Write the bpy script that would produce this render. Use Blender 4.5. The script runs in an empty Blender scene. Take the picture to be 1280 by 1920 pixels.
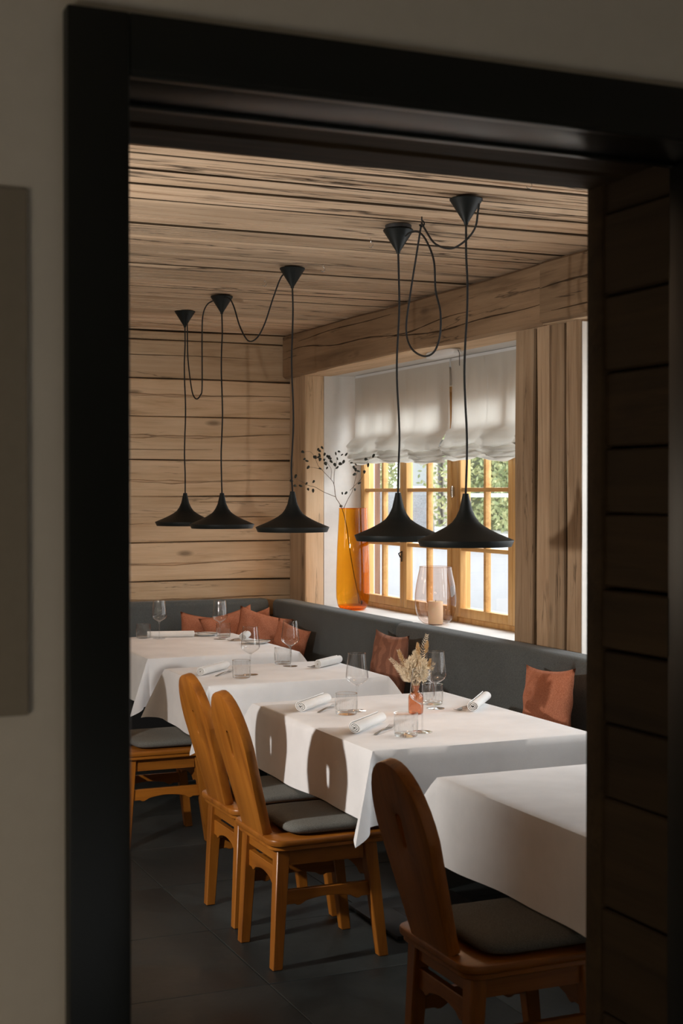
import bpy, bmesh, math, random
from math import sin, cos, pi, radians as R
from mathutils import Vector, Matrix

C = bpy.context.scene.collection
S = bpy.context.scene

# ------------------------------------------------------------------ camera, sky, lights, exposure
cam_d = bpy.data.cameras.new('camera')
cam = bpy.data.objects.new('camera', cam_d)
C.objects.link(cam)
cam_d.sensor_fit = 'VERTICAL'
cam_d.sensor_height = 36.0
cam_d.lens = 50.0
cam_d.clip_start = 0.05
cam.location = (0, 0, 1.65)
cam.rotation_euler = (R(90 - 0.752), 0, R(-23.3))
cam_d.dof.use_dof = True
cam_d.dof.focus_distance = 7.0
cam_d.dof.aperture_fstop = 7.5
S.camera = cam

w = bpy.data.worlds.new('overcast_sky')
S.world = w
w.use_nodes = True
bg = w.node_tree.nodes['Background']
bg.inputs[0].default_value = (0.94, 0.97, 1.0, 1)
bg.inputs[1].default_value = 3.6

S.view_settings.view_transform = 'Standard'
S.view_settings.look = 'None'
S.view_settings.exposure = 0.0
S.view_settings.gamma = 1.0
S.view_settings.use_curve_mapping = False
S.cycles.use_denoising = True
S.cycles.max_bounces = 10
S.cycles.transparent_max_bounces = 24
S.cycles.sample_clamp_indirect = 6.0


def area(name, loc, aim, sx, sy, power, col):
    d = bpy.data.lights.new(name, 'AREA')
    d.shape = 'RECTANGLE'
    d.size, d.size_y, d.energy, d.color = sx, sy, power, col
    o = bpy.data.objects.new(name, d)
    C.objects.link(o)
    o.location = loc
    o.rotation_euler = (Vector(aim) - Vector(loc)).to_track_quat('-Z', 'Y').to_euler()
    return o


def point(name, loc, power, col, rad=0.05):
    d = bpy.data.lights.new(name, 'POINT')
    d.energy, d.color, d.shadow_soft_size = power, col, rad
    o = bpy.data.objects.new(name, d)
    C.objects.link(o)
    o.location = loc
    return o


# daylight through the windows of the right wall, a spot lamp on the unseen side of the room, a dim unseen light added to brighten the corridor wall
area('window_daylight', (4.75, 7.55, 2.9), (2.6, 6.8, 0.9), 2.6, 1.4, 100, (0.90, 0.96, 1.0))
area('window_daylight', (4.35, 4.5, 1.75), (2.4, 5.0, 0.8), 1.9, 1.4, 45, (0.90, 0.96, 1.0))
area('room_fill_light', (-1.3, 8.3, 1.9), (2.2, 5.9, 0.9), 1.2, 0.9, 11, (1.0, 0.84, 0.66))  # unseen warm fill added on the left to lift shadows on the cloth fronts
ld = bpy.data.lights.new('spot_lamp_light', 'SPOT')
ld.energy, ld.color, ld.shadow_soft_size, ld.spot_size, ld.spot_blend = 205, (1.0, 0.945, 0.88), 0.045, R(122), 0.55
lo_ = bpy.data.objects.new('spot_lamp_light', ld)
C.objects.link(lo_)
lo_.location = (-0.3, 4.4, 1.6)
lo_.rotation_euler = (Vector((2.3, 6.3, 1.45)) - Vector((-0.3, 4.4, 1.6))).to_track_quat('-Z', 'Y').to_euler()
area('corridor_light', (-1.3, 0.2, 0.9), (-0.3, 1.75, 0.7), 0.5, 0.5, 8.5, (1.0, 0.85, 0.66))


# ------------------------------------------------------------------ materials
class NT:
    def __init__(s, name):
        s.m = bpy.data.materials.new(name)
        s.m.use_nodes = True
        s.t = s.m.node_tree
        s.t.nodes.clear()
        s.out = s.n('ShaderNodeOutputMaterial')

    def n(s, typ, **kw):
        nd = s.t.nodes.new(typ)
        for k, v in kw.items():
            if k.startswith('i_'):
                key = k[2:]
                nd.inputs[int(key) if key.isdigit() else key.replace('_', ' ')].default_value = v
            else:
                setattr(nd, k, v)
        return nd

    def l(s, a, b):
        s.t.links.new(a, b)

    def ramp(s, fac, stops):
        r = s.n('ShaderNodeValToRGB')
        e = r.color_ramp.elements
        while len(e) < len(stops):
            e.new(0.5)
        for el, (p, c) in zip(e, stops):
            el.position = p
            el.color = (*c, 1) if len(c) == 3 else c
        s.l(fac, r.inputs[0])
        return r.outputs[0]

    def mix(s, fac, a, b, mode='MIX'):
        m = s.n('ShaderNodeMix', data_type='RGBA', blend_type=mode)
        for sock, v in ((m.inputs[0], fac), (m.inputs[6], a), (m.inputs[7], b)):
            if hasattr(v, 'is_linked'):
                s.l(v, sock)
            else:
                sock.default_value = (*v, 1) if isinstance(v, tuple) and len(v) == 3 else v
        return m.outputs[2]

    def math(s, op, a, b=0.0):
        m = s.n('ShaderNodeMath', operation=op)
        for sock, v in ((m.inputs[0], a), (m.inputs[1], b)):
            if hasattr(v, 'is_linked'):
                s.l(v, sock)
            else:
                sock.default_value = v
        return m.outputs[0]

    def noise(s, vec, scale, det=4, rough=0.55, dist=0.0):
        nn = s.n('ShaderNodeTexNoise')
        nn.inputs['Scale'].default_value = scale
        nn.inputs['Detail'].default_value = det
        nn.inputs['Roughness'].default_value = rough
        nn.inputs['Distortion'].default_value = dist
        s.l(vec, nn.inputs['Vector'])
        return nn.outputs['Fac']

    def scaled(s, vec, sc):
        mp = s.n('ShaderNodeMapping')
        mp.inputs['Scale'].default_value = sc
        s.l(vec, mp.inputs['Vector'])
        return mp.outputs[0]

    def objvec(s):
        tc = s.n('ShaderNodeTexCoord')
        oi = s.n('ShaderNodeObjectInfo')
        sc = s.n('ShaderNodeVectorMath', operation='SCALE')
        sc.inputs[0].default_value = (37.1, 91.7, 53.3)
        s.l(oi.outputs['Random'], sc.inputs['Scale'])
        ad = s.n('ShaderNodeVectorMath', operation='ADD')
        s.l(tc.outputs['Object'], ad.inputs[0])
        s.l(sc.outputs[0], ad.inputs[1])
        s.rand = oi.outputs['Random']
        return ad.outputs[0]

    def principled(s, col, rough=0.5, **kw):
        p = s.n('ShaderNodeBsdfPrincipled')
        if hasattr(col, 'is_linked'):
            s.l(col, p.inputs['Base Color'])
        else:
            p.inputs['Base Color'].default_value = (*col, 1)
        if hasattr(rough, 'is_linked'):
            s.l(rough, p.inputs['Roughness'])
        else:
            p.inputs['Roughness'].default_value = rough
        for k, v in kw.items():
            p.inputs[k.replace('_', ' ')].default_value = v
        s.l(p.outputs[0], s.out.inputs[0])
        s.p = p
        return p

    def bump(s, h, strength, dist=0.002):
        b = s.n('ShaderNodeBump')
        b.inputs['Strength'].default_value = strength
        b.inputs['Distance'].default_value = dist
        s.l(h, b.inputs['Height'])
        s.l(b.outputs[0], s.p.inputs['Normal'])


def wood(name, light, mid, dark, axis='x', rough=0.6, knots=0.6, checks=0.7, coarse=1.0, bump=0.5, tint=0.25, spec=0.3, line=0.011, gate_at=0.50):
    g = NT(name)
    v = g.objvec()

    def ax(a, c):
        return {'x': (a, c, c), 'y': (c, a, c), 'z': (c, c, a)}[axis]
    big = g.noise(g.scaled(v, ax(0.9 * coarse, 11 * coarse)), 1.0, 5, 0.6, 0.8)
    col = g.ramp(big, [(0.26, dark), (0.42, mid), (0.62, light)])
    fib = g.noise(g.scaled(v, ax(3.0 * coarse, 75 * coarse)), 1.0, 3, 0.6)
    col = g.mix(0.55, col, g.ramp(fib, [(0.25, (0.74, 0.71, 0.68)), (0.5, (1, 1, 1))]), 'MULTIPLY')
    patch = g.noise(g.scaled(v, ax(1.6, 2.6)), 1.0, 2)
    col = g.mix(0.5, col, g.ramp(patch, [(0.35, (0.78, 0.72, 0.66)), (0.65, (1.0, 1.0, 1.0))]), 'MULTIPLY')
    if checks:
        ck = g.noise(g.scaled(v, ax(1.5 * coarse, 26 * coarse)), 1.0, 5, 0.7, 0.5)
        mk = g.ramp(ck, [(0.66, (0, 0, 0)), (0.70, (1, 1, 1))])
        m2 = g.math('MULTIPLY', mk, checks)
        col = g.mix(m2, col, tuple(c * 0.22 for c in dark))
    if checks:
        cn = g.noise(g.scaled(v, ax(0.55 * coarse, 7.5 * coarse)), 1.0, 6, 0.55, 0.35)
        off = g.math('ABSOLUTE', g.math('SUBTRACT', cn, 0.5))
        gate = g.noise(g.scaled(v, ax(1.1, 5.0)), 1.0, 2)
        ln = g.math('MULTIPLY', g.ramp(off, [(0.0, (1, 1, 1)), (line, (0, 0, 0))]), g.ramp(gate, [(gate_at, (0, 0, 0)), (gate_at + 0.08, (1, 1, 1))]))
        col = g.mix(g.math('MULTIPLY', ln, min(1.0, checks * 1.1)), col, tuple(c * 0.16 for c in dark))
    if knots:
        vo = g.n('ShaderNodeTexVoronoi')
        vo.inputs['Scale'].default_value = 1.0
        g.l(g.scaled(v, ax(2.1, 6.0)), vo.inputs['Vector'])
        near = g.ramp(vo.outputs['Distance'], [(0.05, (1, 1, 1)), (0.15, (0, 0, 0))])
        sep = g.n('ShaderNodeSeparateColor')
        g.l(vo.outputs['Color'], sep.inputs[0])
        on = g.math('GREATER_THAN', sep.outputs[0], 0.55)
        kk = g.math('MULTIPLY', g.math('MULTIPLY', near, on), knots)
        col = g.mix(kk, col, tuple(c * 0.35 for c in dark))
    tv = g.ramp(g.rand, [(0.0, (1 - tint, 1 - tint, 1 - tint * 1.05)), (1.0, (1 + tint * 0.35,) * 3)])
    col = g.mix(1.0, col, tv, 'MULTIPLY')
    g.principled(col, rough, Specular_IOR_Level=spec)
    g.bump(fib, bump, 0.003)
    return g.m


def fabric(name, a, b, scale=420, rough=0.95, bump=0.35, spread=(0.3, 0.7), sheen=0.0):
    g = NT(name)
    v = g.objvec()
    n1 = g.noise(v, scale, 2, 0.6)
    n2 = g.noise(g.scaled(v, (1, 1, 1)), 5, 3)
    col = g.ramp(n1, [(spread[0], a), (spread[1], b)])
    col = g.mix(0.35, col, g.ramp(n2, [(0.3, (0.75, 0.75, 0.75)), (0.7, (1.1, 1.1, 1.1))]), 'MULTIPLY')
    g.principled(col, rough, Specular_IOR_Level=0.15, Sheen_Weight=sheen)
    g.bump(n1, bump, 0.0015)
    return g.m


def plain(name, col, rough=0.5, nscale=0, namt=0.15, **kw):
    g = NT(name)
    c = col
    if nscale:
        v = g.objvec()
        n1 = g.noise(v, nscale, 4)
        c = g.mix(1.0, g.ramp(n1, [(0.25, (1 - namt,) * 3), (0.75, (1, 1, 1))]), (*col, 1), 'MULTIPLY')
    g.principled(c, rough, **kw)
    if nscale:
        g.bump(n1, 0.15, 0.002)
    return g.m


def glassy(name, tint=(0.985, 0.988, 0.988), edge=(0.12, 0.13, 0.135), refl=2.0, rough=0.0, pw=0.35):
    # thin-walled glass: see-through with a tint, denser where the wall is seen edge-on, plus Fresnel reflection
    g = NT(name)
    lw = g.n('ShaderNodeLayerWeight')
    lw.inputs[0].default_value = 0.5
    col = g.ramp(lw.outputs['Facing'], [(0.0, tint), (0.70, tint), (1.0, edge)])
    tr = g.n('ShaderNodeBsdfTransparent')
    g.l(col, tr.inputs[0])
    gl = g.n('ShaderNodeBsdfGlossy')
    gl.inputs['Roughness'].default_value = rough
    f5 = g.math('POWER', lw.outputs['Facing'], 5.0)
    f = g.math('MULTIPLY', g.math('ADD', g.math('MULTIPLY', f5, 0.95), 0.045), refl)
    mx = g.n('ShaderNodeMixShader')
    g.l(f, mx.inputs[0])
    g.l(tr.outputs[0], mx.inputs[1])
    g.l(gl.outputs[0], mx.inputs[2])
    g.l(mx.outputs[0], g.out.inputs[0])
    return g.m


W_L, W_M, W_D = (0.74, 0.55, 0.37), (0.65, 0.465, 0.295), (0.46, 0.305, 0.18)
M = {}
M['wall_wood'] = wood('limed_pine_planks', W_L, W_M, W_D, 'x', 0.75, knots=0.75, checks=0.55)
M['ceil_wood'] = wood('old_ceiling_boards', (0.74, 0.545, 0.38), (0.62, 0.44, 0.295), (0.42, 0.28, 0.175), 'x', 0.8, knots=0.5, checks=0.9, coarse=0.8, line=0.018, gate_at=0.44)
M['beam_wood'] = wood('hewn_beam', (0.32, 0.21, 0.125), (0.245, 0.158, 0.092), (0.15, 0.093, 0.053), 'x', 0.8, knots=0.6, checks=0.7)
M['pier_wood'] = wood('weathered_planks', (0.52, 0.37, 0.24), (0.43, 0.295, 0.185), (0.28, 0.18, 0.11), 'x', 0.8, knots=0.6, checks=0.6)
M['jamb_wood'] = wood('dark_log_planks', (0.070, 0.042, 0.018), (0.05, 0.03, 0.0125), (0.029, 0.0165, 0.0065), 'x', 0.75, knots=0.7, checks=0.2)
OR_L, OR_M, OR_D = (0.39, 0.138, 0.017), (0.31, 0.102, 0.012), (0.18, 0.055, 0.007)
M['chair_z'] = wood('honey_pine_upright', OR_L, OR_M, OR_D, 'z', 0.33, knots=0.35, checks=0.15, coarse=1.4, bump=0.08, tint=0.15, spec=0.5)
M['chair_x'] = wood('honey_pine_rail', OR_L, OR_M, OR_D, 'x', 0.33, knots=0.2, checks=0.15, coarse=1.4, bump=0.08, tint=0.15, spec=0.5)
M['chair_y'] = wood('honey_pine_cross', OR_L, OR_M, OR_D, 'y', 0.33, knots=0.2, checks=0.15, coarse=1.4, bump=0.08, tint=0.15, spec=0.5)
WN = ((0.72, 0.43, 0.17), (0.63, 0.35, 0.125), (0.48, 0.24, 0.075))
M['win_y'] = wood('window_pine_rail', *WN, 'y', 0.45, knots=0.2, checks=0.1, coarse=1.4, bump=0.06, tint=0.1)
M['win_z'] = wood('window_pine_stile', *WN, 'z', 0.45, knots=0.2, checks=0.1, coarse=1.4, bump=0.06, tint=0.1)
M['plaster'] = plain('white_plaster', (0.74, 0.72, 0.69), 0.9, 30, 0.06)
M['corridor'] = plain('corridor_plaster', (0.62, 0.57, 0.49), 0.9, 30, 0.05)
M['black_paint'] = plain('black_gloss_paint', (0.0035, 0.005, 0.004), 0.34, Specular_IOR_Level=0.45)
M['black_metal'] = plain('matt_black_metal', (0.007, 0.009, 0.0085), 0.5, Specular_IOR_Level=0.25)
M['black_cord'] = plain('black_fabric_cord', (0.008, 0.008, 0.008), 0.8)
M['brass'] = plain('hammered_brass', (0.72, 0.47, 0.20), 0.32, 40, 0.3, Metallic=1.0)
M['steel'] = plain('brushed_steel', (0.55, 0.55, 0.54), 0.25, Metallic=1.0)
M['dark_steel'] = plain('polished_cutlery', (0.22, 0.215, 0.21), 0.2, Metallic=1.0)
M['base_metal'] = plain('black_cast_iron', (0.016, 0.017, 0.018), 0.42, 220, 0.5)
M['bench'] = fabric('grey_felt', (0.062, 0.068, 0.068), (0.125, 0.135, 0.135), 330, sheen=0.1)
M['seat'] = fabric('dark_grey_wool', (0.085, 0.086, 0.078), (0.19, 0.19, 0.175), 420)
M['rust'] = fabric('rust_linen', (0.33, 0.105, 0.055), (0.55, 0.23, 0.135), 260)
M['linen'] = fabric('white_table_linen', (0.80, 0.80, 0.81), (0.87, 0.87, 0.88), 700, 0.9, 0.06)
M['napkin'] = fabric('white_napkin_linen', (0.78, 0.78, 0.77), (0.88, 0.88, 0.87), 500, 0.9, 0.2)
M['china'] = plain('white_china', (0.72, 0.71, 0.69), 0.2)
M['wax'] = plain('cream_wax', (0.80, 0.66, 0.47), 0.6, Subsurface_Weight=0.3)
M['white_plastic'] = plain('white_plastic', (0.75, 0.76, 0.77), 0.4)
M['slate'] = None
M['glass'] = glassy('clear_glass')
M['ribbed'] = glassy('ribbed_glass', (0.965, 0.97, 0.97), (0.18, 0.19, 0.20), 2.0)
M['pane'] = glassy('window_glass', (0.97, 0.98, 0.98), (0.9, 0.92, 0.92), 0.6)
M['amber'] = glassy('amber_glass', (1.0, 0.64, 0.14), (0.80, 0.36, 0.04), 0.9)
M['smoke'] = glassy('smoked_rose_glass', (0.90, 0.81, 0.76), (0.35, 0.25, 0.21), 1.2)
M['copper'] = glassy('copper_glass', (0.86, 0.50, 0.33), (0.42, 0.17, 0.09), 1.6, 0.05)
M['stem'] = plain('dry_stem', (0.13, 0.085, 0.05), 0.8)
M['pod'] = plain('dark_seed_pod', (0.022, 0.026, 0.018), 0.7)
M['straw'] = plain('bleached_straw', (0.90, 0.77, 0.57), 0.85, 90, 0.25)
M['straw2'] = plain('golden_straw', (0.66, 0.43, 0.20), 0.85, 90, 0.25)
M['cap'] = plain('dark_cap', (0.02, 0.02, 0.02), 0.5)


def slate_mat():
    g = NT('dark_slate_tile')
    v = g.objvec()
    a = g.noise(v, 2.2, 6, 0.62, 0.6)
    b = g.noise(v, 38, 4, 0.6)
    col = g.ramp(a, [(0.3, (0.009, 0.0115, 0.0115)), (0.55, (0.018, 0.022, 0.0215)), (0.75, (0.032, 0.037, 0.0355))])
    col = g.mix(0.5, col, g.ramp(b, [(0.3, (0.6, 0.6, 0.6)), (0.7, (1.2, 1.2, 1.2))]), 'MULTIPLY')
    g.principled(col, g.ramp(a, [(0.3, (0.42,) * 3), (0.7, (0.6,) * 3)]), Specular_IOR_Level=0.4)
    g.bump(b, 0.25, 0.002)
    return g.m


M['slate'] = slate_mat()


def palm_mat():
    g = NT('palm_print_fabric')
    v = g.objvec()
    n1 = g.noise(v, 300, 2)
    base = g.ramp(n1, [(0.3, (0.25, 0.105, 0.065)), (0.7, (0.36, 0.165, 0.105))])
    wv = g.n('ShaderNodeTexWave', wave_type='RINGS', rings_direction='Z')
    wv.inputs['Scale'].default_value = 7.5
    wv.inputs['Distortion'].default_value = 9.0
    wv.inputs['Detail'].default_value = 1.5
    wv.inputs['Detail Scale'].default_value = 1.2
    g.l(v, wv.inputs['Vector'])
    k = g.ramp(wv.outputs['Fac'], [(0.35, (0, 0, 0)), (0.55, (1, 1, 1))])
    col = g.mix(g.math('MULTIPLY', k, 0.6), base, (0.17, 0.075, 0.05))
    g.principled(col, 0.9, Specular_IOR_Level=0.15)
    return g.m


M['palm'] = palm_mat()


def blind_mat():
    g = NT('linen_blind')
    v = g.objvec()
    n1 = g.noise(g.scaled(v, (1, 60, 3)), 4, 3)
    n2 = g.noise(g.scaled(v, (1, 3, 60)), 4, 3)
    k = g.math('ADD', n1, n2)
    col = g.ramp(k, [(0.35, (0.50, 0.47, 0.415)), (0.65, (0.67, 0.64, 0.585))])
    d = g.n('ShaderNodeBsdfDiffuse')
    t = g.n('ShaderNodeBsdfTranslucent')
    g.l(col, d.inputs[0])
    g.l(col, t.inputs[0])
    mx = g.n('ShaderNodeMixShader')
    mx.inputs[0].default_value = 0.30
    g.l(d.outputs[0], mx.inputs[1])
    g.l(t.outputs[0], mx.inputs[2])
    g.l(mx.outputs[0], g.out.inputs[0])
    return g.m


M['blind'] = blind_mat()


def emit(name, col, s):
    g = NT(name)
    e = g.n('ShaderNodeEmission')
    e.inputs[0].default_value = (*col, 1)
    e.inputs[1].default_value = s
    g.l(e.outputs[0], g.out.inputs[0])
    return g.m


M['bulb'] = emit('lit_bulb', (1.0, 0.72, 0.45), 14)


# ------------------------------------------------------------------ mesh helpers
class MB:
    def __init__(s):
        s.v, s.f = [], []

    def add(s, vs, fs, mx=None):
        b = len(s.v)
        s.v += [tuple(mx @ Vector(p)) for p in vs] if mx else [tuple(p) for p in vs]
        s.f += [tuple(i + b for i in f) for f in fs]
        return s

    def box(s, x0, x1, y0, y1, z0, z1, mx=None):
        return s.add([(x0, y0, z0), (x1, y0, z0), (x1, y1, z0), (x0, y1, z0), (x0, y0, z1), (x1, y0, z1), (x1, y1, z1), (x0, y1, z1)],
                     [(0, 3, 2, 1), (4, 5, 6, 7), (0, 1, 5, 4), (1, 2, 6, 5), (2, 3, 7, 6), (3, 0, 4, 7)], mx)

    def frustum(s, lo, hi, z0, z1):
        # lo / hi = (cx, cy, half x, half y)
        vs = []
        for (cx, cy, hx, hy), z in ((lo, z0), (hi, z1)):
            vs += [(cx - hx, cy - hy, z), (cx + hx, cy - hy, z), (cx + hx, cy + hy, z), (cx - hx, cy + hy, z)]
        return s.add(vs, [(0, 3, 2, 1), (4, 5, 6, 7), (0, 1, 5, 4), (1, 2, 6, 5), (2, 3, 7, 6), (3, 0, 4, 7)])

    def lathe(s, prof, seg=32, mx=None, rib=None, cap0=True, cap1=True):
        vs, fs = [], []
        for i, (r, z) in enumerate(prof):
            for k in range(seg):
                a = 2 * pi * k / seg
                rr = r * (1 + (rib[i] * cos(pi * k) if rib else 0))
                vs.append((rr * cos(a), rr * sin(a), z))
        for i in range(len(prof) - 1):
            for k in range(seg):
                k2 = (k + 1) % seg
                fs.append((i * seg + k, i * seg + k2, (i + 1) * seg + k2, (i + 1) * seg + k))
        if cap0:
            fs.append(tuple(range(seg - 1, -1, -1)))
        if cap1:
            fs.append(tuple((len(prof) - 1) * seg + k for k in range(seg)))
        return s.add(vs, fs, mx)

    def tube(s, pts, r, seg=8, mx=None):
        pts = [Vector(p) for p in pts]
        rs = r if isinstance(r, (list, tuple)) else [r] * len(pts)
        vs, fs = [], []
        up = Vector((0.13, 0.27, 0.95)).normalized()
        prev = None
        for i, p in enumerate(pts):
            t = (pts[min(i + 1, len(pts) - 1)] - pts[max(i - 1, 0)]).normalized()
            if prev is None:
                nrm = t.cross(up)
                if nrm.length < 0.05:
                    nrm = t.cross(Vector((1, 0, 0)))
            else:
                nrm = prev - t * prev.dot(t)
            nrm.normalize()
            prev = nrm
            bn = t.cross(nrm)
            for k in range(seg):
                a = 2 * pi * k / seg
                vs.append(p + (nrm * cos(a) + bn * sin(a)) * rs[i])
        for i in range(len(pts) - 1):
            for k in range(seg):
                k2 = (k + 1) % seg
                fs.append((i * seg + k, i * seg + k2, (i + 1) * seg + k2, (i + 1) * seg + k))
        fs.append(tuple(range(seg - 1, -1, -1)))
        fs.append(tuple((len(pts) - 1) * seg + k for k in range(seg)))
        return s.add(vs, fs, mx)

    def grid(s, nu, nv, fn, wrap=False):
        vs = [fn(i / (nu if wrap else nu - 1), j / (nv - 1)) for i in range(nu) for j in range(nv)]
        fs = []
        for i in range(nu if wrap else nu - 1):
            i2 = (i + 1) % nu
            for j in range(nv - 1):
                fs.append((i * nv + j, i2 * nv + j, i2 * nv + j + 1, i * nv + j + 1))
        return s.add(vs, fs)

    def mesh(s, name):
        me = bpy.data.meshes.new(name)
        me.from_pydata(s.v, [], s.f)
        bm = bmesh.new()
        bm.from_mesh(me)
        bmesh.ops.recalc_face_normals(bm, faces=bm.faces)
        bm.to_mesh(me)
        bm.free()
        return me

    def build(s, name, mat, parent=None, bevel=0.0, seg=2, smooth=35, mx=None):
        return link(name, s.mesh(name), mat, parent, bevel, seg, smooth, mx)


def link(name, me, mat, parent=None, bevel=0.0, seg=2, smooth=35, mx=None):
    if bevel:
        bm = bmesh.new()
        bm.from_mesh(me)
        es = [e for e in bm.edges if len(e.link_faces) == 2 and e.calc_face_angle(0) > R(28)]
        bmesh.ops.bevel(bm, geom=es, offset=bevel, segments=seg, profile=0.5, affect='EDGES', clamp_overlap=True)
        bm.to_mesh(me)
        bm.free()
    if smooth:
        me.polygons.foreach_set('use_smooth', [True] * len(me.polygons))
        if smooth < 180:
            me.set_sharp_from_angle(angle=R(smooth))
    o = bpy.data.objects.new(name, me)
    C.objects.link(o)
    if mat is not None and not me.materials:
        me.materials.append(mat)
    if mx is not None:
        o.matrix_basis = mx
    if parent is not None:
        o.parent = parent
    return o


def thing(name, label, cat, loc=(0, 0, 0), rz=0.0, group=None):
    o = bpy.data.objects.new(name, None)
    C.objects.link(o)
    o.empty_display_size = 0.05
    o.location = loc
    o.rotation_euler = (0, 0, rz)
    tag(o, label, cat, group)
    return o


def tag(o, label, cat, group=None, kind=None):
    o['label'] = label
    o['category'] = cat
    if group:
        o['group'] = group
    if kind:
        o['kind'] = kind
    return o


def struct(name, parent_empty=True, label=None):
    o = bpy.data.objects.new(name, None)
    C.objects.link(o)
    o['kind'] = 'structure'
    if label:
        o['label'] = label
    return o


def copy_tree(o, parent=None):
    c = o.copy()
    C.objects.link(c)
    if parent is not None:
        c.parent = parent
        c.matrix_parent_inverse = o.matrix_parent_inverse
    for ch in list(o.children):
        copy_tree(ch, c)
    return c


def frame_mx(ex, ey, ez, loc):
    m = Matrix.Identity(4)
    for i, c_ in enumerate((ex, ey, ez)):
        for k in range(3):
            m[k][i] = c_[k]
    m.translation = Vector(loc)
    return m


FACE_BACK = ((1, 0, 0), (0, 0, 1), (0, -1, 0))     # face looks to -Y, length along X, width up
FACE_DOWN = ((1, 0, 0), (0, -1, 0), (0, 0, -1))    # face looks down, length along X, width towards -Y
FACE_LEFT = ((0, -1, 0), (0, 0, 1), (-1, 0, 0))    # face looks to -X, length along -Y, width up
FACE_LEFT_V = ((0, 0, 1), (0, 1, 0), (-1, 0, 0))   # face looks to -X, length up, width along Y
FACE_UP_Y = ((0, -1, 0), (-1, 0, 0), (0, 0, -1))   # face looks down, length along -Y


def plank_mb(L, W, T, rng, cracks=(), rough=0.004, edge=0.007, cols=None, wavy=0.003):
    """A plank: front face at z=0 looking +z, length x 0..L, width y 0..W, thickness T behind.  cracks = (centre 0..1, start 0..1, end 0..1, half width m)."""
    n = cols or max(6, int(L / 0.14))
    rows = []
    ph = [rng.uniform(0, 6.28) for _ in range(6)]

    def wv(x, k):
        return wavy * (sin(2.1 * x + ph[k]) + 0.6 * sin(5.3 * x + ph[k + 1]))

    def col(x, u):
        ys = []
        lo, hi = wv(x, 0), W + wv(x, 2)
        ys.append((lo, -T))
        ys.append((lo, -edge))
        ys.append((lo + edge * 0.8, 0))
        for (cy, a, b, hw, wob, p1, p2) in cr:
            t = (u - a) / (b - a) if b > a else -1
            env = 0.0
            if 0 < t < 1:
                env = min(1, min(t, 1 - t) * 5) * (0.55 + 0.45 * sin(9 * x + p1) * sin(23 * x + p2))
                env = max(env, 0.05)
            yc = lo + (hi - lo) * cy + wob * sin(1.7 * x + p1) + 0.35 * wob * sin(6.1 * x + p2)
            h = hw * env
            dz = -min(0.03, T * 0.8) if env > 0.02 else 0.0
            ys.append((yc - h - 0.0015, rough * 0.3))
            ys.append((yc - h * 0.7, dz))
            ys.append((yc + h * 0.7, dz))
            ys.append((yc + h + 0.0015, 0))
        ys.append((hi - edge * 0.8, 0))
        ys.append((hi, -edge))
        ys.append((hi, -T))
        return ys
    cr = sorted([(c[0], c[1], c[2], c[3], c[4] if len(c) > 4 else 0.006, rng.uniform(0, 6), rng.uniform(0, 6)) for c in cracks])
    mb = MB()
    xs = [L * i / (n - 1) for i in range(n)]
    vs, fs = [], []
    m = None
    for i, x in enumerate(xs):
        c_ = col(x, x / L)
        m = len(c_)
        dz = rough * (sin(1.3 * x + ph[4]) * 0.5)
        for (y, z) in c_:
            vs.append((x, y, z + (dz if z > -T else 0)))
    for i in range(n - 1):
        for j in range(m - 1):
            fs.append((i * m + j, (i + 1) * m + j, (i + 1) * m + j + 1, i * m + j + 1))
        fs.append((i * m + m - 1, (i + 1) * m + m - 1, (i + 1) * m, i * m))
    fs.append(tuple(range(m - 1, -1, -1)))
    fs.append(tuple((n - 1) * m + j for j in range(m)))
    mb.add(vs, fs)
    return mb


def plank(parent, axes, loc, L, W, T, mat, seed, cracks=(), name='plank', **kw):
    rng = random.Random(seed)
    mb = plank_mb(L, W, T, rng, cracks, **kw)
    return mb.build(name, mat, parent, smooth=28, mx=frame_mx(*axes, loc))


CEIL = 2.75
FARY = 9.28
BX = 3.55      # beam face
# ------------------------------------------------------------------ floor
floor = struct('floor')
MB().box(-2.6, 4.1, 2.15, 9.45, -0.15, -0.006).build('subfloor', plain('dark_grout', (0.060, 0.061, 0.060), 0.9, 60, 0.2), floor)
tile_me = MB().box(-0.3185, 0.3185, -0.3185, 0.3185, -0.02, 0.0).mesh('floor_tile')
first = link('floor_tile', tile_me, M['slate'], floor, bevel=0.0015, seg=1)
first.location = (1.66 + 0.32, 4.47 + 0.32, 0)
for i in range(-3, 3):
    for j in range(-3, 8):
        if (i, j) == (0, 0):
            continue
        y = 4.47 + 0.64 * j + 0.32
        if y - 0.32 < 2.2:
            continue
        t = first.copy()
        C.objects.link(t)
        t.location = (1.66 + 0.64 * i + 0.32, y, random.Random(i * 31 + j).uniform(-0.0008, 0))
        t.parent = floor
MB().box(-2.2, 2.6, -1.6, 2.15, -0.15, 0.0).build('corridor_slab', M['slate'], floor)

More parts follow.
